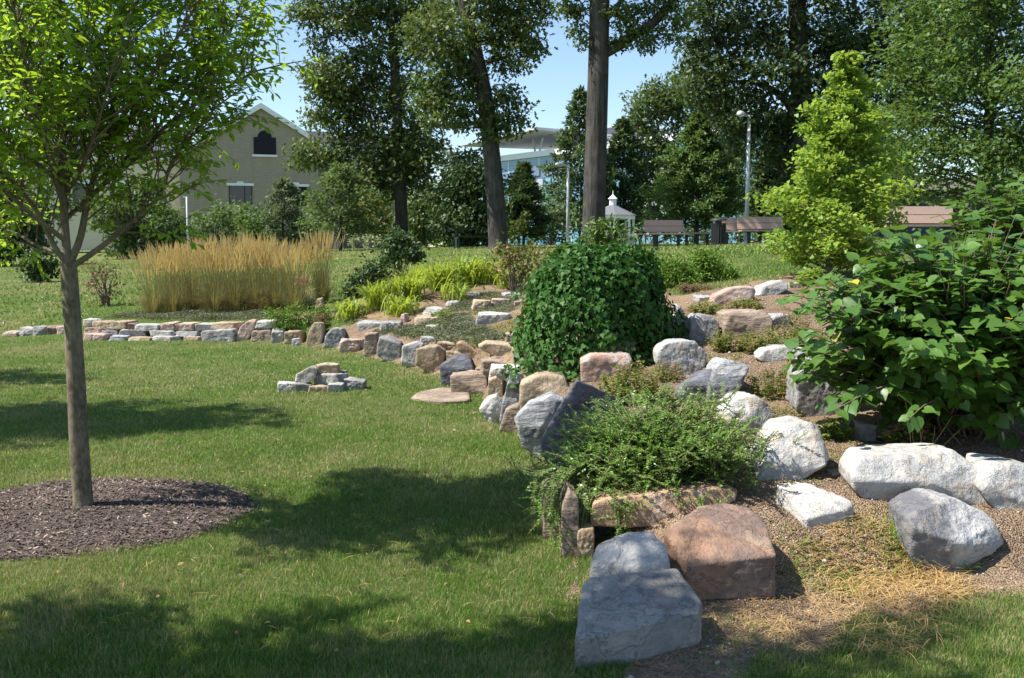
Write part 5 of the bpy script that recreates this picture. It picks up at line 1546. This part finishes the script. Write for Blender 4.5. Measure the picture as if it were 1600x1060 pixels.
def B(x0, y0, x1, y1, mat, label, d=None, by=None, t=None, dd=0.0, shape='block', group=None, rough=.11, rot=None, jit=.26, sub=5, sink=.04, p=15, name='boulder'):
    xc = (x0 + x1) / 2
    if d is None:
        d = G(xc, by if by is not None else y1).y + dd
    k = d / F
    w = (x1 - x0) * k
    t = t if t is not None else w * rng.uniform(.55, .8)
    zb = P(xc, y1, d).z; zt = P(xc, y0, d + t * .45).z
    if by is None: zb -= sink
    cx = P(xc, y1, d).x; cy = d + t / 2
    if rot is None: rot = rng.normal(0, .12)
    pts = []
    for sx in (-1, 1):
        for sy in (-1, 1):
            for sz in (0, 1):
                a, b_ = 1.0, 1.0
                if shape == 'peak' and sz: a = .35
                if shape == 'wedge' and sz: a = .72 if sx < 0 else .95
                if shape == 'round': a, b_ = (.72, .72) if sz else (.85, .85)
                lx = sx * w / 2 * a * (1 - jit * rng.random()); ly = sy * t / 2 * b_ * (1 - jit * rng.random())
                lz = zb + (zt - zb) * (sz * (1 - jit * .8 * rng.random()) + (1 - sz) * 0)
                pts.append((lx, ly, lz))
    if shape == 'round':
        zm = zb + (zt - zb) * .45
        pts += [(-w / 2, 0, zm), (w / 2, 0, zm), (0, -t / 2, zm), (0, t / 2, zm), (w * .1, 0, zt)]
    elif shape == 'block':
        pts += [(rng.uniform(-.2, .2) * w, rng.uniform(-.2, .2) * t, zt), (-w / 2, rng.uniform(-.2, .2) * t, zb + (zt - zb) * rng.uniform(.3, .6)), (w / 2, rng.uniform(-.2, .2) * t, zb + (zt - zb) * rng.uniform(.3, .6))]
    ca, sa = math.cos(rot), math.sin(rot)
    W = [(cx + x * ca - y * sa, cy + x * sa + y * ca, z) for x, y, z in pts]
    return hull_rock(W, label, mat, group, p, rough, sub, name, cuts=(5, .84))

def RT(top, zt, zb, mat, label, spread=1.03, sub=5, rough=.035, p=26, group=None):
    """block whose top face is given by pixels lying at height zt (or (px, py, z))"""
    pts = []
    c = None
    for q in top:
        z = q[2] if len(q) > 2 else zt
        r = ray(q[0], q[1]); d = (z - CAMZ) / r[2] * r[1]
        pts.append(P(q[0], q[1], d))
    cx = sum(p_.x for p_ in pts) / len(pts); cy = sum(p_.y for p_ in pts) / len(pts)
    bot = [Vector((cx + (p_.x - cx) * spread, cy + (p_.y - cy) * spread, zb)) for p_ in pts]
    return hull_rock(pts + bot, label, mat, group, p, rough, sub, cuts=(5, .9))

def RF(out, d, t, mat, label, back=.8, lean=0.0, sub=5, rough=.04, p=20, group=None, sink=.04, bulge=0.0, fix=False):
    """rock whose front outline is given by pixels at distance d; it is t deep; entries may carry their own depth offset"""
    if sink > 0 and not fix:
        d = G(sum(q[0] for q in out) / len(out), max(q[1] for q in out)).y
    f = [P(q[0], q[1], d + (q[2] if len(q) > 2 else 0)) for q in out]
    cx = sum(v.x for v in f) / len(f); cz = sum(v.z for v in f) / len(f)
    zm = min(v.z for v in f)
    bk = [Vector((cx + (v.x - cx) * back, v.y + t, cz + (v.z - cz) * back + lean)) for v in f]
    f = [Vector((v.x, v.y, v.z - sink if v.z < zm + .05 else v.z)) for v in f]
    if bulge:
        f.append(Vector((cx, d - bulge, cz)))
    return hull_rock(f + bk, label, mat, group, p, rough, sub, cuts=(7, .86))

GA, GB, GC = 'boulders of the rock garden', 'stones of the low lawn wall', 'stones of the small pile on the lawn'
# --- front group
RT([(910, 912, .20), (922, 899, .22), (995, 888, .24), (1058, 885, .25), (1068, 908, .23), (1097, 938, .185), (1091, 958, .155), (995, 981, .14), (937, 989, .13), (898, 997, .12)], .115, -.05, 'slate', 'flat topped blue grey block with a dark front, nearest the viewer', 1.01, 6, .03, 30, GA)
RT([(1037, 826, .30), (1091, 791, .33), (1131, 786, .33), (1170, 793, .32), (1197, 812, .30), (1213, 868, .22), (1155, 876, .19), (1079, 885, .185), (1058, 866, .22)], .3, .02, 'rust', 'big red brown sloping block beside the nearest blue grey block', 1.0, 6, .03, 30, GA)
RT([(921, 886, .17), (923, 866, .22), (938, 848, .26), (983, 827, .3), (1019, 829, .3), (1042, 852, .27), (1048, 878, .22), (1000, 893, .18)], .25, -.02, 'white', 'white and tan stone tucked behind the nearest blue grey block', 1.02, 5, .06, 16, GA)
RF([(921, 822), (926, 788), (948, 779), (1025, 772, .05), (1122, 764, .12), (1157, 767, .15), (1152, 784, .12), (1061, 810), (1030, 822), (976, 826)], 4.95, .22, 'orange', 'long tan capstone with trailing evergreen over it', .9, .0, 6, .04, 24, GA, 0)
B(903, 815, 932, 882, 'tan', 'narrow tan upright stone under the left end of the long capstone', d=4.85, t=.3, group=GA)
RF([(925, 822), (1035, 815), (1040, 865), (925, 880)], 5.15, .25, 'dark', 'dark filler block standing for shade in the gap beneath the long tan capstone', .9, 0, 4, .05, 16, GA, fix=True)  # dark block added where the open gap is only in shade
RF([(846, 832), (848, 772), (858, 757), (872, 762), (883, 790), (882, 842)], 5.25, .30, 'brown', 'weathered brown upright stone half hidden by evergreen at the lawn edge', .9, 0, 5, .07, 18, GA)
RF([(876, 866), (878, 790), (890, 768), (904, 780), (906, 872)], 5.0, .32, 'brown', 'brown upright stone with trailing sprays beside the long capstone', .9, 0, 5, .07, 18, GA)
# --- cluster left of the evergreen
RF([(903, 592, .12), (968, 624, .3), (985, 700, .3), (905, 730, .05), (850, 722, -.02), (843, 690, .0), (872, 640, .05)], 6.75, .35, 'dark', 'large near black leaning slab behind the evergreen sprays', .85, -.03, 6, .035, 26, GA)
RF([(801, 657), (825, 634, .02), (866, 616, .12), (884, 622, .14), (872, 655, .05), (852, 700), (846, 716), (815, 702)], 6.85, .38, 'streak', 'blue grey streaked boulder bulging over the lawn', .85, 0, 6, .045, 18, GA, bulge=.05)
RF([(811, 602), (838, 587, .05), (860, 585, .1), (889, 592, .1), (890, 620, .05), (874, 625), (811, 640)], 7.35, .40, 'tan', 'cream topped tan block behind the blue grey streaked boulder', .9, 0, 5, .05, 22, GA)
RF([(780, 660), (786, 622), (797, 586), (812, 582), (820, 592), (814, 616), (803, 645), (800, 662)], 7.45, .25, 'streak', 'tall knobbly white and grey stone beside the cream topped block', .8, 0, 5, .10, 14, GA)
RF([(781, 668), (790, 640), (812, 632), (818, 664), (808, 676)], 7.2, .25, 'brown', 'brown stone low between white knobbly stone and streaked boulder', .85, 0, 4, .06, 16, GA)
RF([(748, 640), (758, 624), (776, 618), (788, 630), (786, 655), (768, 662)], 8.0, .3, 'white', 'rounded white pitted stone at the lawn edge left of the knobbly stone', .8, 0, 5, .09, 12, GA, bulge=.04)
RF([(761, 622), (763, 594), (775, 590), (786, 600), (786, 632)], 8.55, .25, 'tan', 'pale upright stone right of the brown layered block', .9, 0, 4, .05, 20, GA)
B(868, 690, 912, 726, 'white', 'small whitish stone half buried in the evergreen', d=6.15, shape='peak', group=GA)
# --- step cluster
RF([(705, 616), (703, 588), (735, 583, .16), (760, 584, .16), (763, 612), (738, 618)], 10.1, .36, 'brown', 'brown layered block like a step on the lawn edge', .95, 0, 5, .05, 26, GA)
RF([(690, 604), (686, 572), (712, 556, .1), (735, 560, .15), (741, 580), (739, 590), (708, 604)], 10.7, .45, 'dark', 'dark grey angular boulder behind the brown layered step block', .9, 0, 5, .05, 22, GA)
sl0 = G(690, 618)
RT([(641, 622), (655, 612), (690, 605), (732, 606), (735, 626), (690, 628)], .035, -.05, 'brown', 'flat brown slab lying level in the lawn', 1.02, 5, .05, 20, GA)
RF([(626, 569), (628, 541), (650, 535, .1), (660, 540, .1), (656, 575)], 12.7, .4, 'white', 'creamy upright block in the wall, left of the larger creamy block', .9, 0, 4, .05, 20, GB)
RF([(648, 570), (650, 545), (684, 540, .1), (697, 548, .2), (688, 584), (676, 584)], 12.2, .45, 'tan', 'larger creamy block with a dark shaded right side in the wall', .9, 0, 5, .045, 24, GB)
RF([(588, 556), (589, 527), (603, 524, .1), (627, 537), (625, 566), (606, 564)], 13.4, .45, 'grey', 'grey rounded block right of the narrow brown upright stone', .85, 0, 5, .05, 16, GB)
RF([(567, 552), (570, 521), (588, 521, .05), (589, 558)], 13.9, .35, 'brown', 'narrow brown upright stone in the wall', .92, 0, 4, .05, 24, GB)
B(526, 527, 569, 552, 'pink', 'pale tan angular stone left of the narrow brown upright stone', t=.4, group=GB, shape='wedge')
RF([(505, 542), (508, 523), (520, 512), (535, 513), (540, 530), (530, 543)], 15.0, .4, 'streak', 'pointed blue grey stone right of the tan upright stone', .8, 0, 4, .06, 16, GB)
RF([(476, 541), (482, 518), (490, 504), (503, 503), (504, 524), (502, 541)], 15.6, .35, 'tan', 'tan upright stone standing at the end of the creeping juniper', .85, 0, 4, .05, 18, GB)
B(440, 513, 477, 539, 'tan', 'pale angular stone with dark hollow under the creeping juniper', t=.4, group=GB, shape='wedge')
B(420, 514, 443, 537, 'grey', 'grey rough stone under the left end of the creeping juniper', t=.35, group=GB)
B(390, 513, 425, 535, 'brown', 'brown blocky stone beneath the small white capstone', t=.4, group=GB)
B(398, 500, 430, 514, 'white', 'small white capstone right of the leaning pinkish stone', by=535, dd=.08, t=.35, group=GB)
RF([(367, 532), (374, 512), (388, 500), (400, 499), (398, 515), (384, 532)], 16.6, .4, 'pink', 'leaning pinkish grey stone ending the coursed wall', .85, 0, 4, .05, 18, GB)
# coursed wall from right to left
B(309, 513, 370, 534, 'grey', 'long blue grey block low in the wall beside the leaning stone', t=.45, group=GB)
B(330, 503, 375, 515, 'tan', 'flat pale capstone on the long blue grey block', by=533, dd=.06, t=.4, group=GB)
B(302, 505, 333, 517, 'white', 'small whitish capstone left of the flat pale capstone', by=532, dd=.06, t=.4, group=GB)
B(271, 504, 306, 517, 'pink', 'reddish capstone near the middle of the wall', by=531.5, dd=.06, t=.4, group=GB)
B(246, 503, 275, 517, 'pink', 'pale pinkish capstone left of the reddish capstone', by=531.5, dd=.06, t=.4, group=GB, shape='wedge')
B(206, 505, 248, 518, 'white', 'long white capstone left of the pale pinkish capstone', by=531.5, dd=.06, t=.4, group=GB)
B(195, 505, 209, 515, 'rust', 'small red brown capstone at the left end of the long white capstone', by=531.5, dd=.08, t=.35, group=GB)
B(164, 501, 203, 515, 'tan', 'mossy tan capstone with a dark right end', by=531, dd=.08, t=.4, group=GB)
B(141, 501, 170, 515, 'tan', 'cream capstone beside the topmost white stone', by=531, dd=.05, t=.4, group=GB)
B(127, 498, 152, 511, 'white', 'topmost white stone right of the young tree trunk', by=531, dd=.1, t=.4, group=GB)
B(271, 515, 312, 527, 'grey', 'grey middle stone under the reddish capstone', by=531.5, dd=.0, t=.45, group=GB)
B(229, 515, 273, 526, 'white', 'pale lens shaped middle stone under the pale pinkish capstone', by=531.5, dd=.0, t=.45, group=GB)
B(180, 513, 230, 527, 'white', 'long pale wedge stone in the middle course', by=531, dd=.0, t=.45, group=GB, shape='wedge')
B(155, 514, 181, 526, 'grey', 'grey middle stone left of the long pale wedge stone', by=531, dd=.0, t=.45, group=GB)
B(126, 510, 158, 524, 'pink', 'pinkish middle stone just right of the young tree trunk', by=531, dd=.0, t=.45, group=GB)
B(284, 525, 311, 533, 'tan', 'low tan foot stone beside the long blue grey block', t=.4, group=GB)
B(234, 524, 275, 533, 'white', 'flat white foot stone at the wall base', t=.4, group=GB)
B(195, 526, 237, 533, 'tan', 'thin flat tan foot stone barely above the grass', t=.4, group=GB)
B(166, 523, 199, 533, 'streak', 'bluish white foot stone at the wall base', t=.4, group=GB)
B(126, 521, 167, 533, 'pink', 'pinkish grey foot stone right of the young tree trunk', t=.4, group=GB)
B(86, 508, 104, 523, 'pink', 'pale stone partly hidden behind the young tree trunk', t=.4, group=GB)
B(70, 508, 92, 524, 'rust', 'red brown stone left of the young tree trunk', t=.4, group=GB)
B(50, 508, 78, 525, 'grey', 'grey and white veined stone in the left stretch of wall', t=.4, group=GB)
B(23, 510, 54, 526, 'white', 'whitish rounded stone near the left end of the wall', t=.4, group=GB, shape='round')
B(2, 517, 26, 527, 'tan', 'low pale stone ending the wall at the left edge', t=.4, group=GB)
# --- terrace stones
def flat_d(px, py): return G(px, py).y
B(742, 487, 801, 508, 'white', 'white slab propped on small stones above the thyme', d=13.6, t=.55, group=GA)
B(750, 505, 764, 521, 'tan', 'small tan stone under the left end of the white slab', d=13.75, t=.15, group=GA, shape='round')
B(762, 506, 778, 520, 'white', 'small pale stone under the middle of the white slab', d=13.7, t=.15, group=GA, shape='round')
B(774, 503, 792, 521, 'grey', 'small grey stone under the right end of the white slab', d=13.65, t=.15, group=GA, shape='round')
B(788, 517, 820, 541, 'brown', 'brown block left of the ivy below the white slab', t=.4, group=GA)
RF([(746, 541), (756, 536), (800, 540), (806, 545), (795, 566), (765, 554)], 11.6, .5, 'tan', 'tan wedge slab above the brown steps', .9, 0, 5, .05, 22, GA)
B(799, 541, 824, 567, 'brown', 'brown stone between the tan wedge slab and the ivy', t=.4, group=GA)
B(748, 558, 802, 590, 'brown', 'brown slab forming the upper step', t=.5, group=GA)
B(764, 570, 816, 592, 'white', 'pale slab at the ivy runners above the brown layered step block', d=9.9, t=.35, group=GA)
RF([(712, 535), (720, 533), (748, 553), (754, 570), (745, 570), (715, 548)], 11.6, .3, 'orange', 'orange and cream slanted stone right of the tan cornered stone', .9, 0, 4, .05, 22, GA)
B(680, 533, 713, 556, 'tan', 'tan cornered stone above the dark grey boulder', t=.4, group=GA)
B(556, 500, 598, 516, 'grey', 'flat dark grey slab at the left end of the terrace', t=.5, group=GA)
B(590, 501, 628, 519, 'grey', 'flat pale grey slab right of the flat dark grey slab', t=.5, group=GA)
B(646, 493, 692, 508, 'tan', 'low pale tan stone in the thyme carpet', t=.4, group=GA)
B(658, 479, 699, 495, 'white', 'white stone among the daylily leaves', t=.4, group=GA, shape='round')
B(623, 489, 640, 507, 'pink', 'small upright pinkish stone between daylilies', t=.2, group=GA, shape='peak')
B(734, 468, 768, 486, 'tan', 'tan flat topped stone above the white slab', t=.4, group=GA, shape='wedge')
B(766, 467, 798, 479, 'pink', 'pinkish flat stone behind the white slab', t=.4, group=GA)
B(693, 469, 722, 480, 'white', 'small white stone behind the daylily leaves', t=.3, group=GA, shape='round')
B(731, 456, 752, 468, 'grey', 'small grey stone under the tall daylily clump', t=.3, group=GA)
B(784, 456, 815, 466, 'grey', 'low grey stone below the bronze shrub', t=.3, group=GA)
B(665, 507, 688, 515, 'white', 'small whitish stone sunk in the thyme carpet', t=.3, group=GA)
B(692, 490, 728, 498, 'brown', 'thin brown stone behind the thyme carpet', t=.3, group=GA)
B(803, 469, 820, 480, 'pink', 'small pale stone at the left edge of the ivy', t=.2, group=GA)
B(488, 465, 509, 492, 'tan', 'pointed pale standing stone right of the plumed grass', t=.25, group=GA, shape='peak')
B(506, 484, 520, 493, 'white', 'little white stone at the foot of the pointed standing stone', t=.2, group=GA)
B(548, 474, 566, 486, 'white', 'whitish stone half hidden by the small daylily clump', t=.2, group=GA)
# --- small pile on the lawn
B(432, 597, 460, 613, 'white', 'small square white stone at the left end of the pile', t=.18, group=GC, rot=.1, jit=.1)
B(458, 597, 485, 613, 'grey', 'grey foot stone second from the left of the pile', t=.2, group=GC)
B(480, 602, 511, 613, 'tan', 'low tan foot stone in the middle of the pile', t=.16, group=GC)
B(509, 598, 536, 613, 'white', 'pale cornered foot stone in the right half of the pile', t=.18, group=GC)
B(527, 590, 569, 607, 'grey', 'flat pale slab at the right end of the pile', d=10.75, t=.25, group=GC)
B(486, 583, 540, 604, 'grey', 'long grey slab in the middle of the pile', d=10.75, t=.25, group=GC)
RF([(459, 598), (461, 586), (486, 572), (494, 577), (492, 592), (477, 601)], 10.7, .2, 'white', 'tilted white stone high on the left of the pile', .85, 0, 4, .05, 18, GC, 0)
B(491, 567, 529, 590, 'tan', 'tan block topping the pile', d=10.85, t=.2, group=GC, rot=.05, jit=.12)
B(525, 579, 541, 590, 'streak', 'little bluish white stone right of the topping tan block', d=11.0, t=.12, group=GC)
# --- middle and right of the garden
RF([(908, 590), (907, 566), (925, 556), (985, 553, .1), (992, 575), (985, 596), (930, 596)], 8.85, .5, 'pink', 'layered pinkish boulder, its lower pale half, at the foot of the ivy', .85, 0, 5, .06, 20, GA)
RF([(921, 560), (925, 543), (955, 532, .1), (990, 530, .15), (994, 548), (960, 562)], 8.95, .4, 'rust', 'rusty flat stone lying on the layered pinkish boulder', .85, 0, 5, .06, 20, GA, 0)
RF([(1024, 552), (1032, 540), (1052, 533, .05), (1085, 532, .15), (1103, 552, .15), (1104, 570, .1), (1078, 589), (1050, 587), (1026, 572)], 8.5, .5, 'white', 'chunky bright white boulder in the middle of the garden', .8, 0, 6, .05, 20, GA)
RF([(1060, 616), (1070, 603), (1105, 578, .15), (1128, 572, .2), (1125, 600), (1098, 628), (1065, 630)], 7.7, .4, 'dark', 'dark half of the slanted grey boulder, left of its blue white half', .9, -.05, 5, .04, 20, GA)
RF([(1104, 626), (1108, 605), (1118, 575, .12), (1130, 560, .2), (1150, 566, .2), (1173, 572, .15), (1158, 595, .05), (1152, 620), (1138, 632), (1115, 632)], 7.5, .4, 'streak', 'slanted blue white boulder leaning on a dark stone', .85, 0, 6, .06, 18, GA)
RF([(1126, 652), (1128, 640), (1150, 624, .05), (1180, 617, .1), (1200, 632, .1), (1214, 656, .08), (1205, 672), (1170, 681), (1135, 676)], 6.75, .4, 'white', 'rounded cream white boulder above the small tan block', .8, 0, 6, .04, 18, GA, bulge=.03)
RF([(1114, 676), (1120, 655), (1148, 655, .1), (1160, 680, .05), (1176, 712), (1140, 718), (1128, 700)], 6.2, .25, 'tan', 'small tan rectangular block leaning below the cream white boulder', .9, 0, 5, .035, 28, GA)
RF([(1181, 754), (1184, 725), (1202, 692, .05), (1228, 666, .15), (1274, 657, .25), (1277, 672, .2), (1297, 716, .1), (1290, 728), (1235, 752)], 5.75, .42, 'white', 'white pyramid shaped boulder with bluish shadows on the gravel', .75, 0, 6, .045, 22, GA)
RT([(1212, 756, .33), (1258, 751, .35), (1336, 784, .29), (1322, 796, .26), (1260, 812, .22), (1250, 796, .25)], .3, .14, 'white', 'flat angular grey white stone between white pyramid and dark and white boulder', 1.02, 5, .035, 28, GA)
RF([(1331, 765), (1329, 740), (1345, 719, .05), (1420, 709, .12), (1500, 705, .15), (1518, 717, .12), (1545, 755, .08), (1556, 770, .06), (1530, 786), (1470, 790), (1360, 780)], 5.35, .36, 'white', 'long smooth white boulder in front of the big leaf shrub', .88, 0, 6, .03, 20, GA, bulge=.03)
RF([(1420, 858), (1420, 812), (1436, 796, .08), (1482, 780, .2), (1510, 786, .22), (1566, 812, .2), (1570, 845, .15), (1545, 872, .08), (1505, 890), (1462, 898), (1440, 894)], 4.6, .36, 'split', 'white boulder with a dark grey left side on the front gravel', .85, 0, 6, .05, 18, GA, bulge=.02)
RF([(1536, 760), (1548, 728, .08), (1585, 724, .12), (1640, 735, .12), (1660, 790), (1575, 800), (1560, 792)], 5.3, .36, 'white', 'white layered boulder at the right edge beside the long smooth boulder', .85, 0, 5, .05, 20, GA)
B(1298, 735, 1332, 747, 'tan', 'small flat tan stone left of the long smooth white boulder', t=.12, group=GA)
RF([(1243, 640), (1246, 590), (1262, 564, .05), (1305, 558, .1), (1330, 560, .1), (1335, 585, .1), (1352, 640, .1), (1335, 652), (1290, 650), (1255, 645)], 6.95, .4, 'grey', 'tall grey vertical streaked stone left of the big leaf shrub', .85, 0, 6, .06, 20, GA)
RF([(1185, 558), (1195, 547), (1225, 541, .1), (1262, 545, .15), (1262, 560, .05), (1230, 566)], 8.5, .35, 'white', 'long flat white stone beneath the loose brownish plant', .85, 0, 5, .07, 16, GA)
RF([(1132, 528), (1131, 492), (1140, 487, .1), (1195, 486, .15), (1208, 495, .1), (1206, 528)], 9.75, .5, 'brown', 'wide brown boulder set upright in the slope', .9, 0, 6, .05, 24, GA)
B(1203, 488, 1238, 516, 'grey', 'grey white stone joined to the right of the wide brown boulder', t=.35, group=GA)
RF([(1048, 530), (1050, 504), (1062, 490, .05), (1075, 492, .08), (1080, 530)], 10.0, .35, 'pink', 'pale brownish upright stone, left one of a pair', .88, 0, 5, .06, 18, GA)
RF([(1075, 534), (1081, 500), (1088, 491, .08), (1112, 493, .1), (1126, 505, .1), (1124, 534)], 9.9, .4, 'grey', 'streaked pale upright stone, right one of a pair', .88, 0, 5, .06, 18, GA)
B(1051, 474, 1071, 494, 'streak', 'small blue white pointed stone against the ivy', t=.2, group=GA, shape='peak')
RF([(1110, 476), (1118, 462), (1145, 450, .05), (1175, 446, .1), (1183, 456, .1), (1170, 472), (1140, 478)], 11.5, .4, 'pink', 'long pale ridge stone with a brown face', .85, 0, 5, .06, 16, GA)
RF([(1183, 460), (1190, 448), (1220, 438, .05), (1234, 442, .05), (1232, 453), (1200, 464)], 11.9, .4, 'white', 'white ridge stone at the top beside the yellow green tree', .85, 0, 5, .06, 16, GA)
B(1088, 461, 1116, 474, 'grey', 'low grey ridge stone left of the long pale ridge stone', t=.3, group=GA)
B(1234, 441, 1252, 452, 'tan', 'little tan stone at the right end of the ridge', t=.2, group=GA)
B(1495, 570, 1525, 592, 'white', 'white stone glimpsed through the big leaf shrub', d=7.3, t=.3, group=GA)
B(1580, 600, 1625, 660, 'white', 'pale stone behind the big leaf shrub at the right edge', d=7.0, t=.3, group=GA)

for a in ((726, 588, 752, 602, 'brown', 'small brown wedge stone behind the brown layered step block'), (742, 572, 764, 588, 'tan', 'small tan stone beside the brown upper step slab'), (697, 548, 716, 562, 'tan', 'little tan stone between dark grey boulder and tan cornered stone'),
          (655, 525, 682, 540, 'grey', 'low grey stone behind the creamy blocks of the wall'), (820, 590, 850, 612, 'tan', 'tan stone under the ivy runners behind the knobbly stone'), (455, 528, 470, 541, 'white', 'little whitish foot stone under the creeping juniper'),
          (548, 535, 570, 548, 'white', 'small pale stone tucked left of the narrow brown upright stone'), (700, 455, 720, 466, 'tan', 'small tan stone between the tall daylily clumps'), (1340, 660, 1372, 690, 'grey', 'small grey stone under the left side of the big leaf shrub')):
    B(*a, group=GA)
